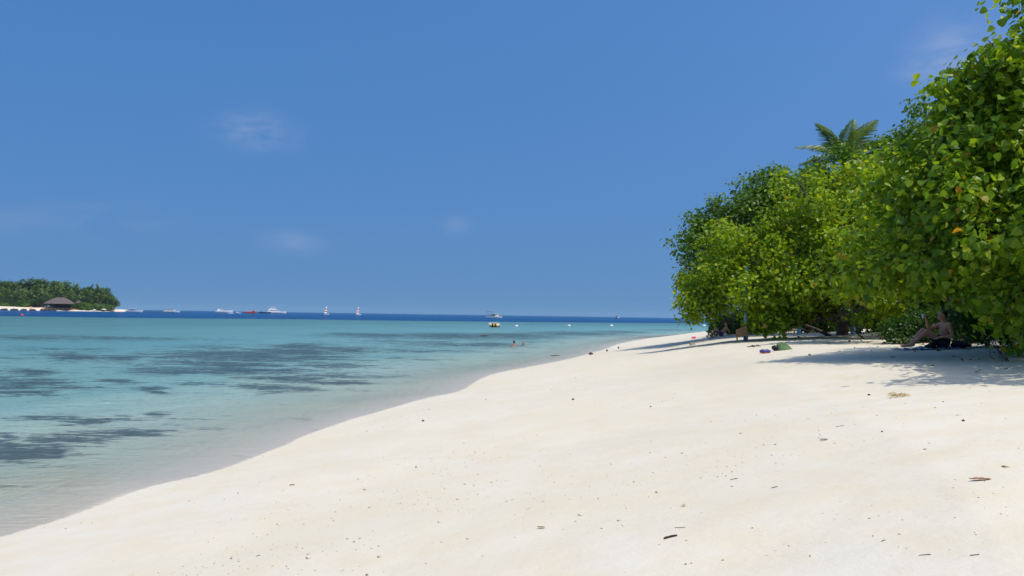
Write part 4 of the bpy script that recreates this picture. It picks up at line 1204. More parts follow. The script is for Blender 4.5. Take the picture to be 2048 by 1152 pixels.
sp = on_ground(1888, 698)
SX, SY = sp.x, sp.y
seat = Vector((SX, SY, gz(SX, SY)))
JS = dict(pelvis=(0, 0, .125), belly=(-.03, 0, .27), chest=(-.03, 0, .43), neck=(.0, 0, .60), head=(.05, 0, .745), face=(1, .25, -.05),
          hipl=(.03, .09, .12), knl=(.43, .13, .37), anl=(.76, .12, .075), toel=(.96, .13, .025),
          hipr=(.03, -.09, .12), knr=(.42, -.10, .40), anr=(.70, -.10, .075), toer=(.90, -.10, .025),
          shl=(-.04, .18, .535), ell=(-.07, .25, .27), wrl=(.12, .20, .255), handl=(1, -.1, -.15), thumbl=(0, -1, .5),
          shr=(-.01, -.18, .535), elr=(.25, -.16, .41), wrr=(.33, -.13, .63), handr=(.35, .1, .95), backr=(-1, -.4, .2), thumbr=(.2, 1, 0))
ps = person('sunbather in dark swimwear sitting knees up under the nearest tree, raising a white cup', seat + Vector((0, 0, .02)), R_(176), JS, SKIN_TAN, HAIR_DARK, (.35, .95), SHORTS_DARK, scale=1.0)
M_ = Matrix.Translation(ps.location) @ Matrix.Rotation(R_(176), 4, 'Z')
cp = M_ @ Vector((.405, -.10, .715))
r = empty('cup', cp - Vector((0, 0, .05))); tag(r, 'small white cup in the raised hand of the seated sunbather', 'cup')
mb = MB(); rings = []
for (z0, rr_) in [(0, .026), (.095, .038), (.098, .036), (.012, .023)]: rings.append([(rr_ * math.cos(2 * PI * q / 16), rr_ * math.sin(2 * PI * q / 16), z0) for q in range(16)])
mb.loft(rings); mb.build('cup_wall', CANVAS, r, True)
mb = MB(); mb.tube([(.039 * math.cos(a), .039 * math.sin(a), .097) for a in np.linspace(0, 2 * PI, 17)], .003, 5, False); mb.build('rim', CANVAS, r, True)

def cloth(name, label, c, sx, sy, rz, mat, seed, lift=.03, cat='towel', thick=.008, n=26):
    """a towel lying on the sand, rumpled, following the ground"""
    rr = np.random.RandomState(seed); V = []; F = []
    k1 = rr.normal(size=(5, 2)) * 9; ph = rr.rand(5) * 6
    for i in range(n + 1):
        for j in range(n + 1):
            a, b = (i / n - .5), (j / n - .5)
            a2 = a + .04 * math.sin(b * 7 + ph[0]); b2 = b + .05 * math.sin(a * 6 + ph[1])
            x_ = a2 * sx; y_ = b2 * sy
            X = c[0] + x_ * math.cos(rz) - y_ * math.sin(rz); Y = c[1] + x_ * math.sin(rz) + y_ * math.cos(rz)
            h = lift * max(0, sum(math.sin(k1[q, 0] * a + k1[q, 1] * b + ph[q]) for q in range(5)) / 2.5)
            V.append((X - c[0], Y - c[1], gz_fast(X, Y) - c[2] + .012 + h))
    for i in range(n):
        for j in range(n): q = i * (n + 1) + j; F.append((q, q + n + 1, q + n + 2, q + 1))
    o = link(name, mesh_np(name, np.array(V), np.array(F), True), mat); o.location = c
    so = o.modifiers.new('thick', 'SOLIDIFY'); so.thickness = thick; so.offset = 1
    return tag(o, label, cat)
def gz_fast(x, y): return gz(x, y)

def stripe_mat(name, cols, scale, rough=.9):
    t = NT(name)
    tc = t.node('ShaderNodeTexCoord').outputs['Object']
    sx_ = t.node('ShaderNodeSeparateXYZ', {0: tc}).outputs[0]
    fr = t.math('FRACT', t.math('MULTIPLY', t.math('ADD', sx_, t.math('MULTIPLY', t.noise(tc, 6, 2), .06)), scale))
    rmp = t.node('ShaderNodeValToRGB', {0: fr}); rmp.color_ramp.interpolation = 'CONSTANT'
    el = rmp.color_ramp.elements
    while len(el) < len(cols): el.new(.5)
    for i, (e, c) in enumerate(zip(el, cols)): e.position = i / len(cols); e.color = c4(c)
    p = t.node('ShaderNodeBsdfPrincipled', {'Base Color': rmp.outputs[0], 'Roughness': rough, 'Specular IOR Level': .15, 'Normal': t.bump(t.noise(tc, 90, 2), .4, .004)})
    t.l.new(p.outputs[0], t.out.inputs[0]); return t.m
TOWEL = stripe_mat('blue_striped_towel', [(.08, .16, .36), (.3, .45, .55), (.03, .04, .09), (.12, .22, .45), (.45, .55, .6)], 3.1)
cloth('beach_towel', 'rumpled blue striped towel under the seated sunbather', seat + Vector((-.16, 0, 0)), 1.25, .62, R_(4), TOWEL, 5, .035)
# dark bag behind the hip
def bag(name, label, p, s, mat, seed, rz=0, strap=True, cat='bag', strap_mat=None):
    r = empty(name, p, rz); tag(r, label, cat)
    rr = np.random.RandomState(seed); mb = MB(); mb.ball((0, 0, s[2] * .85), s, seg=20, ring=14)
    k1 = rr.normal(size=(6, 3)) * 3
    for v in mb.bm.verts:
        c = np.array(v.co) / np.array(s); v.co *= 1 + .09 * sum(math.sin(float(c @ q) + i) for i, q in enumerate(k1)) / 2
        v.co.z = max(v.co.z, -.01)
    mb.build('bag_body', mat, r, True)
    if strap:
        mb = MB(); mb.tube([(s[0] * .8 * math.cos(a), s[1] * .4, s[2] * 1.2 + s[2] * .9 * math.sin(a)) for a in np.linspace(0, PI, 12)], .011, 6); mb.build('strap', strap_mat or mat, r, True)
    return r
q0 = seat + Vector((.34, -.02, 0)); q0.z = gz(q0.x, q0.y)
bag('beach_bag', 'slumped black bag behind the hip of the seated sunbather', q0, (.2, .14, .085), SHORTS_DARK, 3, .2)
q0 = seat + Vector((-.28, .05, 0)); q0.z = gz(q0.x, q0.y)
bag('dark_bundle', 'small black bundle under the knees of the seated sunbather', q0, (.13, .12, .085), BLACK, 4, .2, False, 'bundle')
def sandal(name, label, p, rz, sole, strapm, L=.27, group=None):
    r = empty(name, p, rz); tag(r, label, 'sandal', group)
    out = [(L * (.5 - a), (.042 + .012 * math.cos(a * 5)) * math.sin(PI * min(1, max(0, .04 + a * .92))) ** .45) for a in np.linspace(0, 1, 12)]
    ring = [(x_, w_) for x_, w_ in out] + [(x_, -w_) for x_, w_ in out[::-1]]
    MB().loft([[(x_, y_, .0) for x_, y_ in ring], [(x_, y_, .022) for x_, y_ in ring]]).build('sole', sole, r)
    for s in (-1, 1):
        MB().tube([(L * .3, 0, .022), (L * .18, s * .02, .055), (-L * .02, s * .042, .02)], .008, 6).build('strap', strapm, r, True)
    return r
LBLUE = plain('light_blue_foam', (.22, .4, .62), .7); 
for i, (dx, dy, a_, lb) in enumerate([(-1.06, -.10, 2.9, 'light blue flip-flop at the toes of the seated sunbather'), (-.98, -.30, 3.5, 'light blue flip-flop nearest the sea beside the seated sunbather')]):
    X, Y = SX + dx, SY + dy
    sandal('flip_flop', lb, (X, Y, gz(X, Y) + .01), a_, LBLUE, NAVY, .29)

# reclining sunbather farther along
rz0 = gz(rp.x, rp.y)
JR = dict(pelvis=(0, 0, .125), belly=(-.10, 0, .25), chest=(-.20, 0, .39), neck=(-.27, 0, .55), head=(-.26, 0, .70), face=(1, .1, 0),
          hipl=(.04, .09, .12), knl=(.38, .13, .42), anl=(.60, .12, .075), toel=(.79, .13, .025), hipr=(.04, -.09, .12), knr=(.32, -.11, .46), anr=(.50, -.10, .075), toer=(.69, -.10, .025),
          shl=(-.26, .18, .48), ell=(-.40, .23, .25), wrl=(-.42, .22, .03), handl=(-.6, .3, -.05), thumbl=(1, 0, 0), shr=(-.26, -.18, .48), elr=(-.12, -.24, .27), wrr=(.10, -.17, .30), handr=(1, .1, -.1), thumbr=(0, 1, .3))
pr = person('sunbather in purple swimwear leaning back with knees raised beside the dark shrub', (rp.x, rp.y, rz0 + .02), R_(178), JR, SKIN_TAN, HAIR_DARK, (.1, .4), SHORTS_PURPLE)
TOWEL2 = stripe_mat('yellow_pale_towel', [(.55, .45, .2), (.6, .58, .5), (.5, .38, .15)], 2.5)
cloth('beach_towel', 'pale yellow towel under the reclining sunbather', Vector((rp.x - .05, rp.y, rz0)), 1.5, .6, R_(2), TOWEL2, 9, .03)
q0 = Vector((rp.x + .12, rp.y - .42, 0)); q0.z = gz(q0.x, q0.y)
bag('white_bag', 'small white bag on the towel of the reclining sunbather', q0, (.11, .09, .09), CANVAS, 6, 0, True)

# swimmers
def swimmer(label, px, py, low, skin, hair, face, rz):
    p0 = on_level(px, py); zb = gz(p0.x, p0.y)
    top = low                                # height of the neck above the water
    J = dict(pelvis=(-.05, 0, top - .58), belly=(-.03, 0, top - .42), chest=(0, 0, top - .24), neck=(0, 0, top - .03), head=(.02, 0, top + .12), face=face,
             hipl=(0, .09, top - .6), knl=(.4, .15, top - .5), anl=(.15, .15, top - .85), toel=(.0, .15, top - .9), hipr=(0, -.09, top - .6), knr=(.4, -.15, top - .5), anr=(.15, -.15, top - .85), toer=(.0, -.15, top - .9),
             shl=(0, .19, top - .1), ell=(.08, .3, top - .35), wrl=(.3, .25, top - .4), shr=(0, -.19, top - .1), elr=(.08, -.3, top - .35), wrr=(.3, -.25, top - .4))
    return person(label, (p0.x, p0.y, 0), rz, J, skin, hair, (.3, .3), SHORTS_DARK, sink=True, hair_long=(top < .1))
swimmer('bather standing shoulder-deep in the lagoon, the taller one on the left', 1028, 692.5, .17, SKIN_RED, HAIR_BROWN, (1, .2, 0), R_(75))
swimmer('bather with dark hair up to the neck in the lagoon, right of the other', 1046.5, 691.5, .05, SKIN_RED, HAIR_DARK, (1, 0, 0), R_(250))

# ------------------------------------------------------------------ things on the beach
PLANK = plain('sun_bleached_plank', (.34, .21, .11), .85, .2, .35, 3.5, .01)
PLANK_D = plain('dark_plank', (.17, .10, .06), .85, .2, .3, 4, .01)
b0 = on_ground(1487, 684)
mpp = b0.y / 1600
r = empty('wooden_board', b0, R_(14)); tag(r, 'slanted board of brown planks standing on two legs in front of the blue post', 'board')
n = 6; wtot = 25.5 * mpp
for i in range(n):
    w_ = wtot / n; x0_ = -wtot / 2 + w_ * i; f0, f1 = i / n, (i + .94) / n
    zb = lambda f: (9.5 + 3.2 * f) * mpp; zt_ = lambda f: (24 + 9.0 * f) * mpp
    pts = [(x0_, 0, zb(f0)), (x0_ + w_ * .955, 0, zb(f1)), (x0_ + w_ * .955, .0, zt_(f1)), (x0_, .0, zt_(f0))]
    pts = [(p[0], .25 * p[2], p[2]) for p in pts]
    mb = MB(); mb.prism(pts, (0, .025 + .004 * (i % 2), 0)); mb.build('plank', PLANK, r)
for f in (.04, .92):
    X = -wtot / 2 + wtot * f
    MB().tube([(X + .01, .0, -.12), (X, .12, (11 + 3 * f) * mpp)], .03, 7).build('leg', PLANK, r)
    MB().box((X, .25 * 18 * mpp + .05, 18 * mpp), (.05, .04, 12 * mpp)).build('batten', PLANK_D, r)
BLUE = plain('faded_blue_paint', (.22, .42, .55), .6, .3, .3, 3)
BLUE2 = plain('strong_blue_paint', (.04, .10, .34), .6, .3, .2, 3)
def blue_post(label, px, py_base, Y, H, rad, foot=None):
    p0 = at(px, py_base, Y); g0 = gz(p0.x, Y)
    r = empty('blue_post', (p0.x, Y, g0)); tag(r, label, 'post')
    MB().tube([(0, 0, .28), (0, 0, H)], rad, 12).build('shaft', BLUE, r, True)
    MB().tube([(0, 0, -.3), (0, 0, .28)], rad * 1.1, 12).build('painted_foot', foot or BLUE, r, True)
    MB().tube([(0, 0, H), (0, 0, H + .03)], rad * 1.2, 12).build('cap', BLUE, r, True)
blue_post('pale blue post standing behind the wooden board', 1491.5, 683, b0.y + .7, 2.9, .085, BLUE2)
blue_post('pale blue post in the shade between the board and the leaning trunks', 1598, 660, 40, 2.9, .1)
blue_post('pale blue post deep in shade left of the seated sunbather', 1706, 655, 33, 2.9, .08)
def hanging_cloth(label, p, w, h, mat, seed):
    rr = np.random.RandomState(seed); V = []; F = []; n = 14
    for i in range(n + 1):
        for j in range(n + 1):
            a, b = i / n - .5, j / n
            V.append((a * w * (1 - .25 * (1 - b)), .05 * math.sin(a * 16 + rr.rand() * .2) * (.4 + b), -b * h + .05 * math.cos(a * 5)))
    for i in range(n):
        for j in range(n): q = i * (n + 1) + j; F.append((q, q + n + 1, q + n + 2, q + 1))
    o = link('hanging_cloth', mesh_np('hanging_cloth', np.array(V), np.array(F), True), mat); o.location = p
    so = o.modifiers.new('thick', 'SOLIDIFY'); so.thickness = .01
    tag(o, label, 'cloth')
def band_mat(name, stops):
    t = NT(name); tc = t.node('ShaderNodeTexCoord').outputs['Object']
    z_ = t.math('ADD', t.node('ShaderNodeSeparateXYZ', {0: tc}).outputs[2], t.mapr(t.noise(tc, 4, 2), 0, 1, -.04, .04))
    rmp = t.node('ShaderNodeValToRGB', {0: t.mapr(z_, -.75, .05)}); rmp.color_ramp.interpolation = 'CONSTANT'
    el = rmp.color_ramp.elements
    while len(el) < len(stops): el.new(.5)
    for e, (p_, c) in zip(el, stops): e.position = p_; e.color = c4(c)
    p = t.node('ShaderNodeBsdfPrincipled', {'Base Color': rmp.outputs[0], 'Roughness': .9, 'Specular IOR Level': .1}); t.l.new(p.outputs[0], t.out.inputs[0]); return t.m
c0 = at(1500, 622, b0.y + 1.2)
hanging_cloth('red, white and black cloth hanging beside the front blue post', c0, .34, .75, band_mat('red_white_cloth', [(0, (.012, .012, .02)), (.32, (.65, .63, .62)), (.66, (.4, .05, .04))]), 2)
c0 = at(1592, 632, 39.5)
hanging_cloth('reddish cloth hanging beside the second blue post', c0, .3, .5, band_mat('rust_cloth', [(0, (.3, .1, .07)), (.5, (.5, .45, .42)), (.7, (.35, .12, .08))]), 3)

# grey block and pink toy
p0 = on_ground(1385, 690.5); s_ = p0.y / 1600
r = empty('concrete_block', p0, .25); tag(r, 'grey concrete block lying on the open sand near the pink toy', 'block')
mb = MB(); mb.box((0, 0, 2.6 * s_), (10.5 * s_, 5 * s_, 6.2 * s_), bevel=.012); mb.build('block', plain('weathered_concrete', (.36, .32, .25), .9, .2, .25, 9, .01), r)
p0 = on_ground(1387, 677.5); s_ = p0.y / 1600
r = empty('pink_bucket', p0, .3); tag(r, 'small bright pink sand bucket tipped over on the open sand', 'toy')
mb = MB(); mb.loft([[(-.11 + .22 * t, math.cos(a) * (.055 + .03 * t), .075 + math.sin(a) * (.055 + .03 * t)) for a in np.linspace(0, 2 * PI, 17)[:-1]] for t in (0, .3, .6, 1)], cap=True); mb.build('bucket_wall', plain('pink_plastic', (.8, .07, .3), .4), r, True)
mb = MB(); mb.tube([(.11, .085 * math.cos(a), .075 + .085 * math.sin(a)) for a in np.linspace(0, 2 * PI, 17)], .008, 6, False); mb.build('rim', _mats['pink_plastic'], r, True)
mb = MB(); mb.tube([(.11 + .1 * math.sin(a), .085 * math.cos(a), .075) for a in np.linspace(0, PI, 9)], .005, 5); mb.build('handle', CANVAS, r, True)

# green cloth heap
p0 = on_ground(1566, 700); s_ = p0.y / 1600
gx, gy = 17.5 * s_, 14 * s_
r = empty('green_cloth_heap', p0); tag(r, 'heap of belongings covered by a faded green cloth under the bright tree', 'cloth')
V = []; F = []; nr2, na2 = 14, 44; rr = np.random.RandomState(17)
for i in range(nr2 + 1):
    t = i / nr2
    for j in range(na2):
        a = 2 * PI * j / na2
        rad = t * (1 + .12 * math.sin(3 * a + 1) + .06 * math.sin(7 * a)) 
        h = (1 - t ** 2.2) * (1 + .18 * math.sin(2 * a + .6)) + .16 * math.sin(7 * a + 4 * t + math.sin(3 * a)) * t * (1.2 - t) * 2 + .10 * math.sin(16 * a + 5 * t) * t * (1.1 - t) + .16 * math.cos(a - 2.4) * t * (1 - t) * 4 * .6
        X = gx * rad * math.cos(a); Y = gy * rad * math.sin(a)
        V.append((X - .05 * h, Y, max(.004, 13.5 * s_ * h) + gz(p0.x + X, p0.y + Y) - p0.z))
for i in range(nr2):
    for j in range(na2): F.append((i * na2 + j, (i + 1) * na2 + j, (i + 1) * na2 + (j + 1) % na2, i * na2 + (j + 1) % na2))
link('cover', mesh_np('cover', np.array(V), np.array(F), True), plain('faded_green_cotton', (.10, .17, .075), .95, .1, .25, 6, .01, bscale=40), r)
mb = MB(); mb.ball((-gx * 1.0, -gy * .35, .06), (.10, .09, .075), seg=14, ring=10); mb.build('protruding_bag', BLACK, r, True)
# blue and red float
p0 = on_ground(1530, 707); s_ = p0.y / 1600
r = empty('rolled_mat', p0, R_(8)); tag(r, 'blue roll with a red underside lying next to the green heap', 'beach roll')
def pill(t, s, zo): return [(-11 * s_ + 22 * s_ * t, math.cos(a) * 4.6 * s_ * s, zo + math.sin(a) * 3.4 * s_ * s) for a in np.linspace(0, 2 * PI, 15)[:-1]]
pr_ = lambda t: max(.25, (1 - abs(2 * t - 1) ** 4)) ** .5
MB().loft([pill(t, pr_(t), 4.4 * s_) for t in np.linspace(0, 1, 11)]).build('blue_roll', plain('blue_nylon', (.03, .06, .30), .5, .4, .2, 8), r, True)
MB().loft([[(p[0], p[1] * 1.04 - .005, p[2] * .62) for p in pill(t, pr_(t) * .93, 3.0 * s_)] for t in np.linspace(.06, .98, 9)]).build('red_underside', plain('red_nylon', (.24, .03, .06), .5, .4, .2, 8), r, True)
for f in (.25, .7): MB().tube([Vector(p) * 1.0 + Vector((0, 0, .0)) for p in pill(f, pr_(f) * 1.06, 4.4 * s_)] + [Vector(pill(f, pr_(f) * 1.06, 4.4 * s_)[0])], .008, 5, False).build('strap', BLACK, r)
# black sandals
p0 = on_ground(1508, 694)
for i, (dx, dy, a_, lb) in enumerate([(-.09, 0, .3, 'black sandal on the sand left of the green heap, the seaward one of the pair'), (.10, .09, -.25, 'black sandal on the sand left of the green heap, the inland one of the pair')]):
    X, Y = p0.x + dx, p0.y + dy
    sandal('sandal', lb, (X, Y, gz(X, Y) + .015), a_, BLACK, SHORTS_DARK, .27)

# leaning bare trunks and driftwood under the trees
DRIFT = bark_mat('bleached_wood', (.16, .13, .10), (.34, .29, .23))
def bough(name, label, pts, r0, r1, cat='branch', mat=None, forks=2, seed=1):
    rr = np.random.RandomState(seed)
    pts = [Vector(p) for p in pts]; base = pts[0].copy()
    root = empty(name, base); tag(root, label, cat)
    P = catmull([p - base for p in pts], 4); n = len(P)
    MB().tube(P, [r0 + (r1 - r0) * i / (n - 1) for i in range(n)], 9).build('stem', mat or BARK, root, True)
    for k in range(forks):
        i = int(n * (.45 + .4 * k / max(1, forks))); d = (P[min(i + 1, n - 1)] - P[i]).normalized()
        e = P[i] + (d + Vector(rr.normal(size=3)) * .7).normalized() * (P[-1] - P[0]).length * .35
        e.z = max(e.z, P[i].z + .05)
        MB().tube(bend(P[i], e, rr, .1, 5), [r1 * .8 * (1 - .12 * q) for q in range(6)], 6).build('twig', mat or BARK, root, True)
    return root
def gp(px, py, dz=0):
    p = on_ground(px, py); return p + Vector((0, 0, dz))
g1 = gp(1687, 670)
bough('leaning_trunk', 'dark trunk leaning seaward under the bright tree', [g1 + Vector((0, 0, -.2)), g1 + Vector((-.1, 0, .5)), g1 + Vector((-.35, .1, 1.2)), g1 + Vector((-.8, .2, 2.4))], .16, .09, 'trunk', None, 2, 3)
g1 = gp(1664, 672)
bough('sprawling_branch', 'dark branch sprawling low across the sand in the shade', [g1 + Vector((0, 0, -.06)), g1 + Vector((-.45, .3, .22)), g1 + Vector((-1.0, .8, .5)), g1 + Vector((-1.5, 1.4, .95))], .085, .045, 'branch', None, 3, 4)
g1 = gp(1730, 678)
bough('fallen_stick', 'stick propped up on the sand left of the small leafy shrub', [g1 + Vector((0, 0, -.03)), g1 + Vector((-.25, .1, .2)), g1 + Vector((-.5, .2, .45))], .03, .015, 'branch', None, 1, 5)
g1 = gp(1612, 662)
bough('driftwood_branch', 'pale weathered branch lying in the shade behind the green heap', [g1 + Vector((-.8, 0, .05)), g1 + Vector((0, .1, .1)), g1 + Vector((1.2, .3, .22)), g1 + Vector((2.0, .3, .5))], .06, .03, 'branch', DRIFT, 3, 6)
g1 = Vector((SX - .1, SY - 1.1, gz(SX - .1, SY - 1.1)))
bough('dry_twig', 'thin curved dry twig on the sand in front of the seated sunbather', [g1 + Vector((0, 0, .02)), g1 + Vector((.25, -.1, .1)), g1 + Vector((.45, -.05, .16)), g1 + Vector((.62, .15, .03))], .009, .004, 'twig', None, 1, 7)
for i, (X, Y, lx) in enumerate([(16.5, 38, -.8), (18.5, 34, .5), (15.6, 29.5, -.4), (19.5, 29, -.6), (22, 36, .3)]):
    g0 = gz(X, Y)
    bough('bare_trunk', ('slim dark trunk standing in the shade behind the second blue post', 'dark trunk standing in the shade behind the leaning trunk', 'slim dark trunk in the shade left of the seated sunbather', 'dark crooked trunk in the deep shade behind the small leafy shrub', 'dark trunk farthest back in the shade of the grove')[i],
          [(X, Y, g0 - .2), (X + lx * .2, Y, g0 + .9), (X + lx * .7, Y + .1, g0 + 1.9), (X + lx, Y, g0 + 3.4)], .12, .07, 'trunk', None, 2, 20 + i)

# ------------------------------------------------------------------ small things washed up on the open sand
HUSK = plain('brown_husk', (.13, .075, .045), .9, .15, .3, 14, .006)
p0 = gp(1182, 709.5, .05)
stone('coconut_husk', 'brown coconut husk lying at the water edge', p0, (.19, .11, .09), HUSK, 5, 'husk', .12)
p0 = gp(1214, 703, .03); stone('beach_stone', 'small dark stone at the water edge beyond the coconut husk', p0, (.05, .05, .09), ROCK, 6)
p0 = gp(1237, 697, .03); stone('beach_stone', 'smallest dark stone farther along the water edge, beyond the husk', p0, (.05, .05, .09), ROCK, 7)
p0 = on_level(1110, 712); 
bough('floating_stick', 'dark stick floating in the shallows left of the coconut husk', [p0 + Vector((-.25, 0, .0)), p0 + Vector((0, .02, .03)), p0 + Vector((.3, .1, .02))], .03, .015, 'stick', HUSK, 0, 3)

TWIG = plain('dry_twig_bark', (.16, .12, .085), .9, .1, .3, 20)
DARKTWIG = plain('wet_dark_bark', (.035, .022, .02), .85, .2, .4, 30, .004)
DEADLEAF = plain('russet_dead_leaf', (.40, .20, .12), .8, .2, .3, 14, .004)
STRAW = plain('straw_fibre', (.5, .38, .2), .9, .1, .25, 14)
def beach_twig(label, px, py, lp, ang, rad, mat, seed, crook=.12, name='twig'):
    p0 = gp(px, py); L = lp * p0.y / 1600; rr = np.random.RandomState(seed)
    pts = []
    for i in range(7):
        t = i / 6 - .5
        pts.append(p0 + Vector((math.cos(ang) * L * t - math.sin(ang) * crook * L * (1 - 4 * t * t) * .5, math.sin(ang) * L * t + math.cos(ang) * crook * L * (1 - 4 * t * t) * .5, 0)))
    for q in pts: q.z = gz(q.x, q.y) + rad * .7 + rr.rand() * rad * .4
    r = empty(name, p0); tag(r, label, 'twig')
    mb = MB(); mb.tube([q - p0 for q in pts], [rad * (.8 + .4 * rr.rand()) * (1 if 0 < i < 6 else .6) for i in range(7)], 7); mb.build('stem', mat, r, True)
    m_ = pts[3] - p0; mb = MB(); mb.tube([m_, m_ + Vector((math.cos(ang + .7) * L * .16, math.sin(ang + .7) * L * .16, rad * .6))], [rad * .55, rad * .25], 6); mb.build('side_shoot', mat, r, True)
beach_twig('short thick dark twig in the foreground sand', 1341, 1081, 30, .35, .0065, DARKTWIG, 1, .15)
beach_twig('thin curved grey twig above the short dark twig', 1360, 1063, 22, -.5, .002, TWIG, 2, -.2)
beach_twig('straight thin twig at the bottom edge, fourth of the width from the right', 1850, 1115, 22, -.3, .002, TWIG, 3)
beach_twig('thin brown twig at the bottom edge near the right corner', 1949, 1113, 18, -.1, .0022, TWIG, 4, -.15)
beach_twig('thin grey twig at the bottom left of the sand', 516, 1115, 9, .8, .002, DARKTWIG, 5)
beach_twig('grey twig in the middle of the right-hand sand', 1468, 963, 15, .05, .003, TWIG, 6, .25)
beach_twig('pale twig right of and below the grey crooked one', 1549, 980, 14, .2, .003, TWIG, 7)
beach_twig('small brown stick left of centre on the slope', 584, 971, 10, .2, .005, HUSK, 8)
beach_twig('thin pale stick below the dry frond tuft', 1680, 853, 16, -.15, .003, TWIG, 9)
beach_twig('tiny crossed twig low on the right sand', 1767, 1085, 14, .5, .0022, TWIG, 10)
def dead_leaf(label, px, py, lp, wp, rz, mat, seed):
    p0 = gp(px, py); L = lp * p0.y / 1600; W = wp * p0.y / 1600 * 2.0
    rr = np.random.RandomState(seed); r = empty('dead_leaf', p0 + Vector((0, 0, .004)), rz); tag(r, label, 'leaf')
    V = []; F = []; n, m = 12, 6
    for i in range(n + 1):
        t = i / n; hw_ = W * .5 * math.sin(PI * (.04 + .93 * t)) ** .7
        for j in range(m + 1):
            s = j / m * 2 - 1
            V.append(((t - .5) * L, s * hw_ + .03 * L * math.sin(t * 5), .004 + .12 * L * s * s * math.sin(PI * t) * .35 + .03 * L * math.sin(t * 9 + s * 2) ** 2))
    for i in range(n):
        for j in range(m): q = i * (m + 1) + j; F.append((q, q + m + 1, q + m + 2, q + 1))
    o = link('blade', mesh_np('blade', np.array(V), np.array(F), True), mat, r); so = o.modifiers.new('t', 'SOLIDIFY'); so.thickness = .0015
    MB().tube([(-L * .62, .0, .008), (-L * .4, 0, .006), (L * .45, .03 * L * math.sin(4.7), .01)], [.002, .003, .001], 5).build('stalk', TWIG, r)
dead_leaf('reddish-brown curled dead leaf near the right edge of the foreground sand', 1962, 965, 40, 7, .06, DEADLEAF, 1)
dead_leaf('small curled brown leaf in the middle of the right-hand sand', 1648, 884, 15, 4, .1, HUSK, 2)
dead_leaf('yellowish dead leaf left of the short dark twig', 1368, 1016, 7, 5, 1.2, STRAW, 3)
dead_leaf('small pale brown leaf below the middle of the sand', 1083, 1062, 14, 4, -.1, STRAW, 4)
p0 = gp(1800, 794); s_ = p0.y / 1600
r = empty('dry_tuft', p0); tag(r, 'scruffy pale tuft of dry fibre on the sand below the tree shadow', 'tuft')
rr = np.random.RandomState(6)
for i in range(22):
    a = rr.uniform(-.9, .9) + (PI if rr.rand() < .5 else 0); L = rr.uniform(.05, .15)
    o_ = Vector((rr.uniform(-.1, .1), rr.uniform(-.06, .06), .01))
    MB().tube([o_, o_ + Vector((math.cos(a) * L * .5, math.sin(a) * L * .5, rr.uniform(.01, .04))), o_ + Vector((math.cos(a) * L, math.sin(a) * L, rr.uniform(0, .02)))], [.005, .004, .002], 5).build('fibre', STRAW, r)
for i, (px, py, sz, m_, lb) in enumerate([(1371, 1133, 2.6, DARKTWIG, 'round black seed at the bottom edge of the sand'), (1738, 791, 4.2, HUSK, 'small brown nut left of the dry tuft'), (1927, 845, 4.5, HUSK, 'brown nut on the sand near the right edge'),
                                           (1764, 868, 3, ROCK, 'grey pebble on the sand below the dry tuft'), (1886, 806, 2.2, ROCK, 'tiny dark seed right of the dry tuft'), (708, 1090, 2.6, HUSK, 'small brown seed at the bottom left of centre'),
                                           (832, 937, 2.6, ROCK, 'small dark pebble on the slope left of centre'), (1373, 1083, 3.2, STRAW, 'yellow-brown shell right of the short dark twig'), (1146, 800, 4, HUSK, 'dark brown pebble on the upper middle of the slope'),
                                           (1302, 815, 4, plain('grey_coral', (.4, .4, .42), .9, .2, .2, 20, .004), 'grey lump of coral right of the middle of the slope'), (846, 843, 3.6, ROCK, 'dark pebble near the waterline in the middle distance'),
                                           (1446, 1130, 3.6, STRAW, 'yellowish shell at the bottom edge right of the black seed'), (1553, 699, 3, HUSK, 'brown nut in front of the green heap'), (1619, 711, 4, HUSK, 'dark nut on sunlit sand right of the green heap'), (1866, 733, 3.2, HUSK, 'dark nut in the tree shadow below the seated sunbather')]):
    p0 = gp(px, py); s_ = sz * .6 * p0.y / 1600
    stone('washed_up_bit', lb, p0 + Vector((0, 0, s_ * .5)), (s_ * 1.25, s_, s_ * .75), m_, 100 + i, 'pebble', .15)

# coral rubble and leaf litter: nobody could count them
def scatter_mat(name, stops):
    t = NT(name); col = t.ramp(t.attr('tone'), stops)
    p = t.node('ShaderNodeBsdfPrincipled', {'Base Color': col, 'Roughness': .9, 'Specular IOR Level': .15}); t.l.new(p.outputs[0], t.out.inputs[0]); return t.m
rng = np.random.RandomState(2024)
OCT_V = np.array([(1, 0, 0), (-1, 0, 0), (0, 1, 0), (0, -1, 0), (0, 0, 1), (0, 0, -1.0)]); OCT_F = np.array([(0, 2, 4), (2, 1, 4), (1, 3, 4), (3, 0, 4), (2, 0, 5), (1, 2, 5), (3, 1, 5), (0, 3, 5)])
N = 60000
rad = 4 * (70 / 4) ** rng.rand(N); ang = rng.uniform(-.75, .75, N)
X = rad * np.sin(ang); Y = rad * np.cos(ang)
d, al = shore_dist(X, Y)
w = .10 + .9 * np.exp(-((d - 1.0) / .7) ** 2) + .8 * np.exp(-((d - 3.6 - 1.2 * (fbm(al * .1, al * 0) - .5)) / .9) ** 2) + .25 * np.exp(-((d - 6.5) / 1.2) ** 2)
w *= np.clip((fbm(X * .55, Y * .55, 3) - .42) * 5, .03, 1) * (d > .1) * (d < 16)
keep = rng.rand(N) < w * .34
X, Y, d = X[keep], Y[keep], d[keep]; n = len(X)
sz = np.exp(rng.normal(-5.45, .45, n)) * (1 + np.hypot(X, Y) * .012)
sc = sz[:, None] * rng.uniform(.55, 1.5, (n, 3)) * np.array([1.15, 1, .6])
an = rng.rand(n) * 6.28
v = OCT_V[None] * sc[:, None, :] * rng.uniform(.7, 1.2, (n, 6, 1))
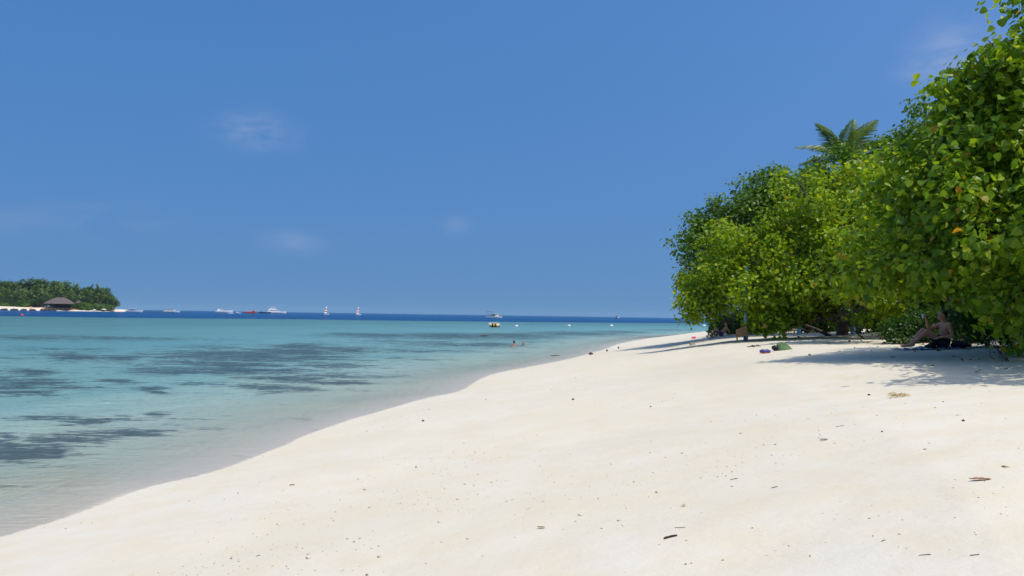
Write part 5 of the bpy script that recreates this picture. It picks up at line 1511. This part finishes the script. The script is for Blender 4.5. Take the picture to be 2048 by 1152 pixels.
vx = v[..., 0] * np.cos(an)[:, None] - v[..., 1] * np.sin(an)[:, None]; vy = v[..., 0] * np.sin(an)[:, None] + v[..., 1] * np.cos(an)[:, None]
Z = ground_z(X, Y)
v = np.stack([vx + X[:, None], vy + Y[:, None], v[..., 2] + (Z + sc[:, 2] * .4)[:, None]], -1)
f = (OCT_F[None] + (np.arange(n) * 6)[:, None, None]).reshape(-1, 3)
o = link('coral_rubble', mesh_np('coral_rubble', v.reshape(-1, 3), f, True, {'tone': ('FACE', np.repeat(rng.rand(n), 8))}),
         scatter_mat('coral_rubble', [(0, (.25, .2, .15)), (.10, (.42, .34, .24)), (.5, (.52, .38, .23)), (.75, (.60, .52, .40)), (1, (.72, .69, .62))]))
tag(o, 'scattered bits of coral rubble and shell along the drift lines', 'rubble', kind='stuff')
print('rubble', n)
N = 5000
X = rng.uniform(5, 34, N); Y = rng.uniform(11, 54, N); d, al = shore_dist(X, Y)
keep = (d > 9.5) & (rng.rand(N) < np.clip((d - 9.5) / 5, .05, 1) * .75)
X, Y = X[keep], Y[keep]; n = len(X); Z = ground_z(X, Y)
up = unit(np.array([0, 0, 1.0]) + rng.normal(size=(n, 3)) * .35); T = rng.normal(size=(n, 3)); T = unit(T - up * np.sum(T * up, 1, keepdims=True))
o = link('leaf_litter', leaves_mesh('leaf_litter', [np.stack([X, Y, Z + .012], 1), up, T, .05 + .09 * rng.rand(n), rng.rand(n)], (0, 0, 0), OVAL_V, OVAL_F),
         scatter_mat('dead_leaves', [(0, (.07, .045, .03)), (.5, (.17, .10, .055)), (.85, (.32, .22, .11)), (1, (.42, .33, .2))]))
tag(o, 'dead leaves littering the sand in the shade of the grove', 'leaf litter', kind='stuff')


# ------------------------------------------------------------------ sea haze
mb = MB(); mb.box((0, 0, 14.0), (16400, 16400, 62.0))
hz = mb.build('haze', None)
t = NT('sea_haze')
vol = t.node('ShaderNodeVolumePrincipled', {'Color': (.55, .80, 1, 1), 'Density': 0.00004, 'Anisotropy': 0.0})
t.l.new(vol.outputs[0], t.out.inputs['Volume'])
hz.data.materials.append(t.m)
tag(hz, 'faint bluish sea haze over the water and the far island', 'haze', kind='stuff')
